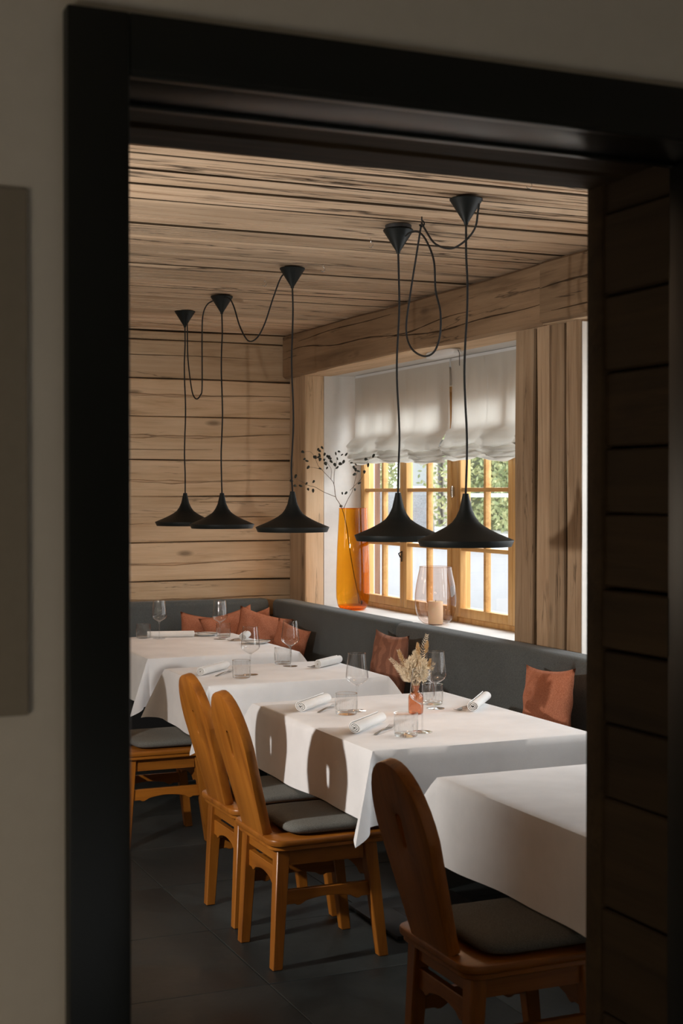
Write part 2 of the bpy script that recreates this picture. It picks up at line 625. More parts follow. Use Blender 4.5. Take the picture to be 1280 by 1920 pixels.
# ------------------------------------------------------------------ ceiling boards
ceiling = struct('ceiling')
MB().box(-2.6, 4.1, 2.0, 9.45, CEIL + 0.035, CEIL + 0.15).build('ceiling_backing', M['jamb_wood'], ceiling)
ys = [9.30, 9.12, 8.86, 8.60, 8.36, 8.16, 7.93, 7.66, 7.40, 7.12, 6.90, 6.66, 6.40, 6.14, 5.92, 5.68, 5.45, 5.20, 4.96, 4.74, 4.50, 4.28, 4.04, 3.80, 3.55, 3.3, 3.05, 2.8, 2.55, 2.3, 2.1]
rg = random.Random(5)
for k in range(len(ys) - 1):
    W = ys[k] - ys[k + 1] - rg.choice([0.004, 0.007, 0.011, 0.017])
    cr = []
    for q in range(rg.choice([1, 2, 2, 3])):
        a = rg.uniform(0.45, 0.8)
        cr.append((0.18 + 0.64 * (q + rg.uniform(0.2, 0.8)) / 3, a, min(1.0, a + rg.uniform(0.15, 0.5)), rg.uniform(0.005, 0.016), rg.uniform(0.004, 0.014)))
    MB().box(-2.5, 3.6, ys[k + 1] - 0.002, ys[k] - W + 0.002, CEIL + 0.004, CEIL + 0.03).build('dark_joint', M['jamb_wood'], ceiling)
    plank(ceiling, FACE_DOWN, (-2.5, ys[k], CEIL + rg.uniform(-0.007, 0.007)), 6.12, W, 0.03, M['ceil_wood'], 100 + k, cr, wavy=0.004, cols=70)

# ------------------------------------------------------------------ back wall of logs
wall_back = struct('wall_back')
MB().box(-2.6, 4.2, FARY + 0.05, FARY + 0.25, -0.1, 2.9).build('wall_core', M['jamb_wood'], wall_back)
zs = [(2.685, 2.745, []), (2.425, 2.68, [(0.62, 0.45, 0.95, 0.002)]), (2.172, 2.42, [(0.60, 0.3, 1.0, 0.013, 0.009)]),
      (1.880, 2.168, [(0.56, 0.3, 0.99, 0.016, 0.014), (0.25, 0.74, 0.9, 0.002)]), (1.632, 1.876, [(0.46, 0.3, 0.99, 0.015, 0.012)]),
      (1.322, 1.628, [(0.42, 0.2, 0.82, 0.008, 0.016), (0.52, 0.88, 0.98, 0.003), (0.86, 0.9, 1.0, 0.002)]),
      (1.058, 1.318, [(0.50, 0.3, 0.99, 0.012, 0.014)]), (0.800, 1.054, [(0.55, 0.3, 1.0, 0.016, 0.012)]),
      (0.55, 0.796, [(0.5, 0.3, 1.0, 0.005)]), (0.27, 0.546, [(0.5, 0.3, 1.0, 0.005)]), (0.0, 0.266, [(0.5, 0.3, 1.0, 0.005)])]
for k, (z0, z1, cr) in enumerate(zs):
    plank(wall_back, FACE_BACK, (-2.5, FARY, z0 + 0.0015), 6.12, z1 - z0 - 0.003, 0.06, M['wall_wood'], 300 + k, cr, wavy=0.0025, cols=64)

# ------------------------------------------------------------------ window wall
wall_right = struct('wall_right')
pl = M['plaster']
MB().box(3.66, 4.12, 2.1, 9.4, -0.1, 0.855).build('lower_wall', pl, wall_right)
MB().box(3.74, 4.12, 8.985, 9.4, 0.8, 2.75).build('reveal', pl, wall_right)
MB().box(3.97, 4.12, 2.1, 9.4, 2.295, 2.9).build('lintel_wall', pl, wall_right)
MB().box(3.782, 3.99, 2.1, 9.4, 2.453, 2.75).build('soffit', pl, wall_right)
MB().box(3.70, 4.12, 5.575, 6.178, 0.8, 2.75).build('pier_core', pl, wall_right)
MB().box(3.69, 3.70, 5.58, 6.17, 0.8, 2.75).build('pier_backing', M['jamb_wood'], wall_right)
MB().box(3.655, 4.12, 2.1, 3.1, 0.88, 2.45).build('near_wall', pl, wall_right)
MB().box(3.553, 4.06, 6.182, 8.98, 0.845, 0.88).build('sill', plain('white_sill', (0.76, 0.74, 0.71), 0.55, 25, 0.06), wall_right, bevel=0.003)
MB().box(3.553, 4.06, 3.1, 5.57, 0.845, 0.88).build('sill', plain('white_sill', (0.76, 0.74, 0.71), 0.55, 25, 0.06), wall_right, bevel=0.003)
yb = [5.572, 5.734, 5.858, 6.014, 6.182]
for k in range(4):
    cr = [[(0.45, 0.1, 0.6, 0.001, 0.01), (0.8, 0.5, 0.9, 0.0012)], [(0.3, 0.1, 0.95, 0.0010)], [(0.5, 0.55, 0.85, 0.001)], [(0.6, 0.1, 0.4, 0.001)]][k]
    plank(wall_right, FACE_LEFT_V, (3.60 + (0.004 if k % 2 else 0), yb[k] + 0.004, 0.80), 1.665, yb[k + 1] - yb[k] - (0.034, 0.009, 0.048, 0.005)[k], 0.088, M['pier_wood'], 500 + k, cr, wavy=0.0055, cols=40)
for y0_, y1_ in ((5.704, 5.744), (5.970, 6.024)):
    MB().box(3.622, 3.69, y0_, y1_, 0.80, 2.45).build('dark_joint', M['jamb_wood'], wall_right)
# the white edge that closes the pier towards the near window
MB().box(3.602, 3.70, 5.566, 5.572, 0.85, 2.44).build('edge_strip', pl, wall_right)
post = struct('trim_1', label='square wooden corner post beside the amber vase')
plank(post, FACE_LEFT_V, (3.60, 8.985, 0.80), 1.65, 0.285, 0.05, M['pier_wood'], 520, [(0.35, 0.2, 0.5, 0.001)], wavy=0.001)
plank(post, ((0, 0, 1), (-1, 0, 0), (0, -1, 0)), (3.738, 8.98, 0.80), 1.65, 0.137, 0.05, M['wall_wood'], 521, [], wavy=0.001)
MB().box(3.61, 3.735, 9.0, 9.27, 0.8, 2.45).build('post_core', M['wall_wood'], post)

beam = struct('ceiling_beam', label='hewn wooden beam above the window wall, in two lengths')
for (y1, L, x, sd, cr) in ((9.275, 3.435, BX, 540, [(0.52, 0.02, 0.78, 0.005, 0.03), (0.36, 0.5, 1.0, 0.004, 0.02), (0.80, 0.1, 0.5, 0.003, 0.01)]),
                           (5.835, 3.0, BX - 0.012, 541, [(0.52, 0.0, 0.5, 0.011, 0.02), (0.2, 0.05, 0.15, 0.003)])):
    plank(beam, FACE_LEFT, (x, y1, 2.452), L, 0.292, 0.03, M['beam_wood'], sd, cr, wavy=0.003, edge=0.016, cols=60)
    MB().box(x + 0.028, 3.80, y1 - L, y1, 2.455, 2.742).build('beam_core', M['beam_wood'], beam)
    o = plank(beam, ((0, -1, 0), (1, 0, 0), (0, 0, -1)), (x + 0.012, y1, 2.452), L, 0.235, 0.02, M['wall_wood'], sd + 5, [(0.15, 0.1, 0.9, 0.002, 0.008)], wavy=0.002)

# ------------------------------------------------------------------ windows
def window(name, ya, yb_, sashes, label):
    root = struct(name, label=label)
    X = 4.045
    fr = MB()
    z0, z1 = 0.88, 2.30
    for a, b in ((ya, ya + 0.035), (yb_ - 0.035, yb_)):
        fr.box(X - 0.035, X + 0.05, a, b, z0, z1)
    fr.box(X - 0.035, X + 0.05, ya, yb_, z0, z0 + 0.03)
    fr.box(X - 0.035, X + 0.05, ya, yb_, z1 - 0.04, z1)
    mid = (ya + yb_) / 2
    fr.box(X - 0.04, X + 0.05, mid - 0.035, mid + 0.035, z0, z1)
    fr.build('frame', M['win_z'], root, bevel=0.003)
    spans = [(ya + 0.037, (ya + mid) / 2), ((ya + mid) / 2, mid - 0.037), (mid + 0.037, (mid + yb_) / 2), ((mid + yb_) / 2, yb_ - 0.037)]
    for a, b in spans[:sashes]:
        a += 0.001
        b -= 0.001
        s = MB()
        sw = 0.048
        zb, zt = z0 + 0.032, z1 - 0.042
        for p, q in ((a, a + sw), (b - sw, b)):
            s.box(X - 0.048, X + 0.0, p, q, zb, zt)
        s.box(X - 0.048, X + 0.0, a + sw, b - sw, zb, zb + 0.055)
        s.box(X - 0.048, X + 0.0, a + sw, b - sw, zt - 0.05, zt)
        so = s.build('sash', M['win_z'], root, bevel=0.004)
        mu = MB()
        pa, pb, pz0, pz1 = a + sw, b - sw, zb + 0.055, zt - 0.05
        m_ = (pa + pb) / 2
        mu.box(X - 0.040, X - 0.004, m_ - 0.013, m_ + 0.013, pz0, pz1)
        nr = 4
        for k in range(1, nr):
            zz = pz0 + 0.352 * k
            mu.box(X - 0.041, X - 0.003, pa, pb, zz - 0.012, zz + 0.012)
        mu.build('muntin', M['win_y'], so, bevel=0.003)
        for k in range(nr):
            for (p, q) in ((pa, m_ - 0.0135), (m_ + 0.0135, pb)):
                za = pz0 + 0.352 * k + 0.0125
                zc = min(pz1, pz0 + 0.352 * (k + 1)) - 0.0125
                MB().box(X - 0.017, X - 0.014, p, q, za, zc).build('pane', M['pane'], so)
    return root, mid


w1, mid1 = window('window_1', 6.185, 8.975, 4, 'honey pine casement window with four sashes of small panes')
w2, mid2 = window('window_2', 3.12, 5.56, 4, 'pine casement window hidden behind the dark doorway post')
for z in (1.06, 1.66):
    h = MB().lathe([(0.007, -0.035), (0.007, 0.035)], 10)
    h.box(-0.004, 0.004, -0.02, 0.02, -0.028, 0.028)
    h.build('hinge', M['steel'], w1, mx=Matrix.Translation((4.0, mid1 + 0.02, z)))
ym = (mid1 + 8.975) / 2
MB().tube([(3.985, ym + 0.012, 1.235), (3.975, ym + 0.02, 1.26), (3.985, ym - 0.01, 1.275), (3.98, ym - 0.015, 1.25), (3.985, ym - 0.005, 1.21)], 0.0045, 6).build('latch', M['black_metal'], w1)

# ------------------------------------------------------------------ unseen left wall, front wall, corridor
wall_left = struct('wall_left')
lw = M['corridor']
for (a, b, z0, z1) in ((2.1, 9.5, 0, 2.9),):
    MB().box(-2.7, -2.5, a, b, z0, z1).build('wall_section', M['wall_wood'], wall_left)

wall_front = struct('wall_front')
cp = M['corridor']
DX0, DX1, DH = 0.465, 1.40, 2.181
MB().box(-2.7, 0.40, 1.775, 2.14, 0, 2.9).build('plaster_wall', cp, wall_front)
MB().box(1.47, 4.12, 1.775, 2.14, 0, 2.9).build('plaster_wall', cp, wall_front)
MB().box(0.40, 1.47, 1.775, 2.14, 2.235, 2.9).build('plaster_wall', cp, wall_front)
jw = M['jamb_wood']
zz = [0.0, 0.24, 0.5, 0.74, 0.99, 1.122, 1.252, 1.38, 1.488, 1.616, 1.732, 1.862, 1.994, 2.138]
zz = [0.0, 0.19, 0.37, 0.56, 0.745, 0.93, 1.122, 1.252, 1.380, 1.488, 1.616, 1.732, 1.862, 1.994, 2.138, 2.2]
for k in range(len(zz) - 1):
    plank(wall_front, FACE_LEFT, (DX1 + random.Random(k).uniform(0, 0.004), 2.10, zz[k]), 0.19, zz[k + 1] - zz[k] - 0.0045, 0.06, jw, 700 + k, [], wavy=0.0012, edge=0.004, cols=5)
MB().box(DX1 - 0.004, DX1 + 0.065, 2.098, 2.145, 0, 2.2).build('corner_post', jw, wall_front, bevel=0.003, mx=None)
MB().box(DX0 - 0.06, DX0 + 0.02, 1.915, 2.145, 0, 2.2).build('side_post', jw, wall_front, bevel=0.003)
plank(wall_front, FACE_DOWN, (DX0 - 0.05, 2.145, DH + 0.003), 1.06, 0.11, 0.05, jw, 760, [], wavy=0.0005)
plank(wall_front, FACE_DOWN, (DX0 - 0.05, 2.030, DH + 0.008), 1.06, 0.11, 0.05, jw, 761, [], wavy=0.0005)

door = struct('door_1', label='black painted door frame around the opening')
bp = M['black_paint']
MB().box(DX0 - 0.079, DX0, 1.75, 1.912, 0, 2.254).build('jamb', bp, door, bevel=0.003)
MB().box(DX1, DX1 + 0.079, 1.75, 1.912, 0, 2.254).build('jamb', bp, door, bevel=0.003)
MB().box(DX0, DX1, 1.75, 1.912, DH, 2.254).build('head', bp, door, bevel=0.003)
MB().box(DX0, DX1, 1.75, 1.768, DH - 0.006, DH + 0.002).build('head_bead', bp, door, bevel=0.002)
MB().box(DX0, DX1, 1.895, 1.912, DH - 0.005, DH + 0.002).build('head_bead', bp, door, bevel=0.002)

corr = struct('wall_corridor')
MB().box(-2.4, -2.2, -1.8, 1.775, 0, 2.9).build('wall_section', cp, corr)
MB().box(2.6, 2.8, -1.8, 1.775, 0, 2.9).build('wall_section', cp, corr)
MB().box(-2.4, 2.8, -2.0, -1.8, 0, 2.9).build('wall_section', cp, corr)
MB().box(-2.4, 2.8, -1.8, 1.775, 2.75, 2.9).build('corridor_ceiling', cp, corr)

pn = thing('wall_panel', 'flat grey-brown panel hung on the dim plaster wall left of the black door frame', 'panel', (-0.02, 1.774, 1.70))
MB().box(-0.36, 0.36, -0.007, 0.0, -0.325, 0.325).build('canvas', plain('grey_brown_canvas', (0.30, 0.255, 0.195), 0.9, 60, 0.08), pn, bevel=0.002)

# ------------------------------------------------------------------ benches
def rounded_panel(L, T, H, r):
    """panel along x 0..L, thickness y 0..T (front at y=0), height H with rounded top edge"""
    mb = MB()
    prof = [(0, 0), (0, H - r)]
    for k in range(1, 7):
        a = pi / 2 * k / 6
        prof.append((r - r * cos(a), H - r + r * sin(a)))
    r2 = min(r, T - r)
    for k in range(0, 7):
        a = pi / 2 * k / 6
        prof.append((T - r2 + r2 * sin(a), H - r2 + r2 * cos(a)))
    prof.append((T, 0))
    n = 12
    xs = [0.0, 0.008, 0.025] + [L * k / n for k in range(1, n)] + [L - 0.025, L - 0.008, L]
    ins = [0.02, 0.006, 0.0] + [0.0] * (n - 1) + [0.0, 0.006, 0.02]
    m = len(prof)
    vs, fs = [], []
    for x, q in zip(xs, ins):
        for (y, z) in prof:
            vs.append((x, q + y * (T - 2 * q) / T, z - q if z > 0.05 else z))
    for i in range(len(xs) - 1):
        for j in range(m):
            j2 = (j + 1) % m
            fs.append((i * m + j, (i + 1) * m + j, (i + 1) * m + j2, i * m + j2))
    fs.append(tuple(range(m)))
    fs.append(tuple((len(xs) - 1) * m + j for j in reversed(range(m))))
    return mb.add(vs, fs)


def bench(label, L, mx, Ls=None):
    o = thing('upholstered_bench', label, 'bench', group='grey felt benches along the walls')
    o.matrix_basis = mx
    rounded_panel(L, 0.15, 0.49, 0.035).build('backrest', M['bench'], o, smooth=50, mx=Matrix.Translation((0, 0, 0.44)))
    Ls = Ls or L
    rounded_panel(Ls, 0.50, 0.10, 0.03).build('seat', M['bench'], o, smooth=50, mx=Matrix.Translation((0, -0.49, 0.37)))
    MB().box(0.0, Ls, -0.40, 0.12, 0.0, 0.365).build('plinth', M['cap'], o, mx=None)
    return o


RL = frame_mx((0, -1, 0), (1, 0, 0), (0, 0, 1), (3.40, 9.10, 0))     # length towards the camera, back to +X
bench('grey felt bench back under the amber vase, running into the corner', 1.945, RL)
bench('long grey felt bench back under the smoked glass lantern and board pier', 3.75, frame_mx((0, -1, 0), (1, 0, 0), (0, 0, 1), (3.40, 7.15, 0)))
bench('grey felt bench along the log end wall behind the corner cushions', 2.0, Matrix.Translation((1.39, 9.11, 0)), 1.50)

# ------------------------------------------------------------------ cushions
def cushion_me(sz, thick, seed, ear=0.06):
    rng = random.Random(seed)
    ph = [rng.uniform(0, 6) for _ in range(8)]
    mb = MB()
    N = 22

    def pt(side):
        def f(u, v):
            a, b = 2 * u - 1, 2 * v - 1
            e = max(0, 1 - a * a) ** 0.55 * max(0, 1 - b * b) ** 0.55
            px = a * (1 - 0.055 * (1 - b * b) * abs(a)) * sz / 2
            pz = b * (1 - 0.055 * (1 - a * a) * abs(b)) * sz / 2
            wr = 0.008 * sin(7 * a + ph[0] + 4 * b) * sin(5 * b + ph[1]) + 0.005 * sin(13 * a * b + ph[2]) + 0.006 * sin(11 * (a - b) + ph[3]) * abs(a * b)
            k = 1 + ear * (abs(a) * abs(b)) ** 3
            return (px * k, side * (e * thick / 2 + wr * e), pz * k)
        return f
    mb.grid(N, N, pt(1))
    mb.grid(N, N, pt(-1))
    me = mb.mesh('cushion')
    bm = bmesh.new()
    bm.from_mesh(me)
    bmesh.ops.remove_doubles(bm, verts=bm.verts, dist=0.0008)
    bmesh.ops.recalc_face_normals(bm, faces=bm.faces)
    bm.to_mesh(me)
    bm.free()
    return me


def cushion(label, loc, rot, sz, thick, seed, mat, group='rust cushions in the bench corner'):
    o = link('cushion', cushion_me(sz, thick, seed), mat, smooth=180)
    o.location = loc
    o.rotation_euler = rot
    tag(o, label, 'cushion', group)
    return o


cushion('rust linen cushion leaning alone on the bench beside the dark doorway post', (3.258, 5.315, 0.694), (R(8), R(4), R(90)), 0.385, 0.12, 1, M['rust'], None)
cushion('brown palm-patterned cushion upright on the bench behind the dried flowers', (3.262, 6.94, 0.690), (R(7), R(0), R(90)), 0.40, 0.12, 2, M['palm'], None)
cushion('small rust cushion at the end of the corner group, behind the far wine glass', (2.88, 8.985, 0.672), (R(-9), R(8), R(2)), 0.34, 0.10, 3, M['rust'])
cushion('rust cushion with pinched upright ear, second from the end wall corner group', (3.03, 8.855, 0.70), (R(-9), R(-14), R(-6)), 0.34, 0.10, 4, M['rust'])
cushion('rust cushion wedged deepest into the bench corner, one ear showing', (3.205, 8.985, 0.685), (R(-7), R(-12), R(-14)), 0.32, 0.09, 5, M['rust'])
cushion('plump rust cushion in the middle of the corner group, ear raised', (3.168, 8.70, 0.702), (R(-10), R(14), R(-30)), 0.34, 0.11, 6, M['rust'])
cushion('pale rust cushion at the front of the corner group behind the wine glass', (3.25, 8.39, 0.668), (R(-8), R(12), R(-70)), 0.30, 0.10, 7, M['rust'])

# ------------------------------------------------------------------ tables and cloths
TZ = 0.762


def table(label, cloth_label, x0, x1, y0, y1, plate_dy=0.0, over=0.252, seed=0):
    cx, cy = (x0 + x1) / 2, (y0 + y1) / 2
    a, b = (x1 - x0) / 2 - 0.006, (y1 - y0) / 2 - 0.006
    t = thing('pedestal_table', label, 'table', (cx, cy, 0), group='pedestal tables under white cloths')
    MB().box(-a + 0.004, a - 0.004, -b + 0.004, b - 0.004, 0.728, 0.7575).build('tabletop', M['chair_y'], t, bevel=0.003)
    base = MB().box(-0.235, 0.235, -0.235 + plate_dy, 0.235 + plate_dy, 0.0, 0.016)
    base.frustum((0, plate_dy, 0.10, 0.10), (0, plate_dy, 0.05, 0.05), 0.016, 0.03)
    base.build('base_plate', M['base_metal'], t, bevel=0.003)
    MB().lathe([(0.036, 0.02), (0.036, 0.70), (0.16, 0.708), (0.16, 0.728)], 20, Matrix.Translation((0, plate_dy, 0))).build('column', M['black_metal'], t)
    rng = random.Random(seed)
    ph = [rng.uniform(0, 6) for _ in range(8)]
    n = 84

    def axis(h):
        out = [-h - over + over * k / 10 for k in range(10)]
        out += [-h, -h + 0.012]
        m = 30
        out += [-h + 0.012 + (2 * h - 0.024) * k / m for k in range(1, m)]
        out += [h - 0.012, h] + [h + over * k / 10 for k in range(1, 11)]
        return out
    px, py = axis(a), axis(b)

    def f(p, q):
        ex, ey = max(abs(p) - a, 0), max(abs(q) - b, 0)
        sx, sy = (1 if p > 0 else -1), (1 if q > 0 else -1)
        if ex == 0 and ey == 0:
            z = TZ + 0.0006 * sin(9 * p + ph[0]) * sin(7 * q + ph[1])
            d = min(a - abs(p), b - abs(q))
            return (p, q, z - (0.003 if d < 0.004 else 0))
        if ey == 0:
            k = ex / over
            wav = 0.010 * k * (sin(6.5 * q + ph[2]) + 0.5 * sin(15 * q + ph[3]))
            return (sx * (a + 0.006 + 0.012 * k + wav), q, TZ - 0.003 - ex)
        if ex == 0:
            k = ey / over
            wav = 0.010 * k * (sin(6.5 * p + ph[4]) + 0.5 * sin(15 * p + ph[5]))
            return (p, sy * (b + 0.006 + 0.012 * k + wav), TZ - 0.003 - ey)
        r = math.hypot(ex, ey)
        t_ = math.atan2(ey, ex) / (pi / 2)
        k = 1 - abs(2 * t_ - 1)
        gam = R(39) * k ** 0.9
        az = R(76 if sy > 0 else 52) + (1 if t_ > 0.5 else -1) * R(12) * sin(pi * k)
        ox, oy = r * sin(gam) * cos(az), r * sin(gam) * sin(az)
        kk = min(1, r / over)
        wx = 0.010 * kk * (sin(6.5 * sy * b + ph[2]) + 0.5 * sin(15 * sy * b + ph[3])) * (1 - k)
        wy = 0.010 * kk * (sin(6.5 * sx * a + ph[4]) + 0.5 * sin(15 * sx * a + ph[5])) * (1 - k)
        flx = (0.006 + 0.012 * kk)
        return (sx * (a + flx * (1 - k * 0.5) + ox + wx * (1 - t_)), sy * (b + flx * (1 - k * 0.5) + oy + wy * t_), TZ - 0.003 - r * cos(gam))
    vs = [f(p, q) for p in px for q in py]
    ny = len(py)
    fs = []
    for i in range(len(px) - 1):
        for j in range(ny - 1):
            q4 = (i * ny + j, (i + 1) * ny + j, (i + 1) * ny + j + 1, i * ny + j + 1)
            mx_, my_ = (px[i] + px[i + 1]) / 2, (py[j] + py[j + 1]) / 2
            if abs(mx_) > a and abs(my_) > b:
                fs += [(q4[0], q4[1], q4[2]), (q4[0], q4[2], q4[3])] if mx_ * my_ > 0 else [(q4[0], q4[1], q4[3]), (q4[1], q4[2], q4[3])]
            else:
                fs.append(q4)
    c = MB().add(vs, fs).build('tablecloth', M['linen'], None, smooth=60)
    c.location = (cx, cy, 0)
    tag(c, cloth_label, 'tablecloth', 'white tablecloths')
    return t


table('pedestal table under the bare white cloth nearest the doorway', 'white tablecloth of the bare table nearest the doorway, nothing on it', 2.03, 2.95, 2.75, 3.975, 0, seed=1)
table('pedestal table under the cloth with the dried flowers', 'white tablecloth under the dried flowers, with shadows of two chair backs', 2.03, 2.95, 4.45, 5.69, -0.12, seed=2)
table('small pedestal table under the second cloth, between flowers and corner tables', 'white tablecloth of the smaller table between the flower table and corner table', 2.02, 2.95, 6.25, 6.975, 0, seed=3)
table('pedestal table deepest in the room beside the corner cushions', 'white tablecloth of the far table beside the corner cushions, with plates', 2.06, 2.95, 7.425, 8.58, 0, seed=4)

# ------------------------------------------------------------------ chairs
def rounded_rect(hx, hy, r_back, r_front, n=6):
    pts = []
    for (cx, cy, r, a0) in ((hx - r_front, hy - r_front, r_front, 0), (-hx + r_back, hy - r_back, r_back, 90), (-hx + r_back, -hy + r_back, r_back, 180), (hx - r_front, -hy + r_front, r_front, 270)):
        for k in range(n + 1):
            a = R(a0 + 90 * k / n)
            pts.append((cx + r * cos(a), cy + r * sin(a)))
    return pts


def prism(pts, z0, z1):
    n = len(pts)
    return MB().add([(x, y, z0) for x, y in pts] + [(x, y, z1) for x, y in pts],
                    [tuple(range(n - 1, -1, -1)), tuple(range(n, 2 * n))] + [(k, (k + 1) % n, n + (k + 1) % n, n + k) for k in range(n)])


def scallop(x0, x1, ztop, h, thick, n=30, axis='x', other=0.0, slope=0.0):
    """board along an axis with an ogee cut underside"""
    vs, fs = [], []
    for k in range(n + 1):
        t = k / n
        x = x0 + (x1 - x0) * t
        e = abs(2 * t - 1)
        cut = 0.0
        if e < 0.72:
            cut = 0.34 * h * (0.5 + 0.5 * cos(pi * e / 0.72)) ** 0.5
        if 0.55 < e < 0.80:
            cut -= 0.14 * h * sin(pi * (e - 0.55) / 0.25)
        zt = ztop + slope * t
        zb = ztop - h + cut + slope * t
        for s in (-1, 1):
            for z in (zb, zt):
                y = other + s * thick / 2
                vs.append((x, y, z) if axis == 'x' else (y, x, z))
    for k in range(n):
        b, c = 4 * k, 4 * k + 4
        fs += [(b, c, c + 1, b + 1), (b + 2, b + 3, c + 3, c + 2), (b, b + 2, c + 2, c), (b + 1, c + 1, c + 3, b + 3)]
    fs += [(0, 1, 3, 2), (4 * n, 4 * n + 2, 4 * n + 3, 4 * n + 1)]
    return MB().add(vs, fs)


def backrest_me():
    """board in the local y-z plane with a vertical slot, thickness along x"""
    H = 0.515
    out = []
    N = 26
    left = []
    for k in range(N + 1):
        t = k / N
        z = H * t
        if t < 0.62:
            hw = 0.110 + 0.048 * (t / 0.62) ** 1.1
        else:
            q = (t - 0.62) / 0.38
            hw = 0.158 * math.sqrt(max(0, 1 - q ** 2.1))
        left.append((hw, z))
    arch = []
    q0 = 0.93
    for k in range(0, 9):
        th = (k / 8)
        hw = 0.158 * cos(pi / 2 * th)
        z = H * (0.62 + 0.38 * (1 - abs(cos(pi / 2 * th)) ** 2.1) ** (1 / 2.1))
        arch.append((hw, z))
    right = [p for p in left if p[1] < 0.62 * H - 0.001] + arch[:-1]
    outline = right + [(0.0, H)] + [(-y, z) for y, z in reversed(right)]
    slot = []
    sc, sh = 0.325, 0.048
    for k in range(20):
        a = 2 * pi * k / 20
        yy, zz_ = 0.0145 * cos(a), 0.0145 * sin(a)
        slot.append((yy * (1.0 if zz_ > 0 else 0.75), sc + zz_ + (sh - 0.0145 if sin(a) > 0 else -(sh - 0.0145))))
    bm = bmesh.new()
    loops = []
    for lp in (outline, slot):
        vs = [bm.verts.new((0, y, z)) for y, z in lp]
        loops += [bm.edges.new((vs[i], vs[(i + 1) % len(vs)])) for i in range(len(vs))]
    bmesh.ops.triangle_fill(bm, use_beauty=True, use_dissolve=False, edges=loops)
    faces = list(bm.faces)
    ret = bmesh.ops.extrude_face_region(bm, geom=faces)
    nv = [e for e in ret['geom'] if isinstance(e, bmesh.types.BMVert)]
    bmesh.ops.translate(bm, verts=nv, vec=(0.036, 0, 0))
    bmesh.ops.recalc_face_normals(bm, faces=bm.faces)
    me = bpy.data.meshes.new('backrest')
    bm.to_mesh(me)
    bm.free()
    return me


def make_chair(label):
    t = thing('carved_chair', label, 'chair', group='honey pine chairs with board backs')
    prism(rounded_rect(0.232, 0.215, 0.055, 0.03), 0.433, 0.456).build('seat', M['chair_x'], t, bevel=0.006, seg=2, smooth=40)
    prism(rounded_rect(0.222, 0.205, 0.05, 0.025), 0.416, 0.433).build('seat_frame', M['chair_x'], t, bevel=0.003, seg=1, smooth=40)
    # legs: (foot x, y) -> (top x, y)
    for sx in (-1, 1):
        for sy in (-1, 1):
            fx, tx = (-0.200, -0.176) if sx < 0 else (0.204, 0.152)
            fy, ty = 0.168 * sy, 0.160 * sy
            MB().frustum((fx, fy, 0.0185, 0.0185), (tx, ty, 0.024, 0.024), 0.0, 0.418).build('leg', M['chair_z'], t, bevel=0.003, seg=1)
    for sy in (-1, 1):
        MB().box(-0.155, 0.13, -0.011, 0.011, 0.358, 0.416).build('apron', M['chair_x'], t, mx=Matrix.Translation((0, 0.160 * sy, 0)))
        scallop(-0.165, 0.155, 0.272, 0.050, 0.022, axis='x', slope=0.0).build('side_stretcher', M['chair_x'], t, bevel=0.002, seg=1, smooth=40, mx=Matrix.Translation((0, 0.164 * sy, 0)))
    for x, z in ((-0.178, 0.335), (0.158, 0.335)):
        MB().box(-0.011, 0.011, -0.138, 0.138, 0.368, 0.416).build('apron', M['chair_y'], t, mx=Matrix.Translation((x, 0, 0)))
        scallop(-0.142, 0.142, z + 0.01, 0.058, 0.022, axis='y').build('cross_stretcher', M['chair_y'], t, bevel=0.002, seg=1, smooth=40, mx=Matrix.Translation((x, 0, 0)))
    link('backrest', backrest_me(), M['chair_z'], t, bevel=0.004, seg=2, smooth=30,
         mx=Matrix.Translation((-0.226, 0, 0.450)) @ Matrix.Rotation(R(-15), 4, 'Y'))

    def cu(u, v):
        th = 2 * pi * u
        ph_ = pi * (v - 0.5)
        sg = lambda q, e: math.copysign(abs(q) ** e, q)
        return (0.188 * sg(cos(ph_), 0.35) * sg(cos(th), 0.32), 0.192 * sg(cos(ph_), 0.35) * sg(sin(th), 0.32), 0.023 * sg(sin(ph_), 0.75))
    MB().grid(48, 13, cu, wrap=True).build('seat_cushion', M['seat'], t, smooth=180, mx=Matrix.Translation((0.034, 0, 0.4795)))
    return t


chair = make_chair('honey pine chair at the flower table, the one nearer the doorway')
chair.location = (1.933, 4.765, 0)
for lab, x, y, rz in (('honey pine chair beside the flower table, on the side of the smaller table', 1.965, 5.27, 0.0),
                      ('honey pine chair at the smaller table, its back hidden by the door frame', 1.882, 6.60, 0.0),
                      ('shaded dark-looking pine chair at the bare table nearest the doorway', 1.925, 3.355, 0.0)):
    c_ = copy_tree(chair)
    c_.location = (x, y, 0)
    c_.rotation_euler = (0, 0, rz)
    c_['label'] = lab

# ------------------------------------------------------------------ pendant lamps
SH = [(0.008, 0.0), (0.0115, -0.001), (0.0125, -0.008), (0.0175, -0.030), (0.0245, -0.061), (0.037, -0.088), (0.0515, -0.108), (0.0735, -0.124), (0.094, -0.1355), (0.119, -0.148), (0.150, -0.161), (0.1795, -0.1735), (0.1800, -0.1755), (0.1700, -0.1975)]
SHI = [(0.1680, -0.1975), (0.1765, -0.1760), (0.148, -0.1640), (0.117, -0.1510), (0.092, -0.1385), (0.0715, -0.1270), (0.049, -0.111), (0.034, -0.090), (0.022, -0.062), (0.012, -0.032)]


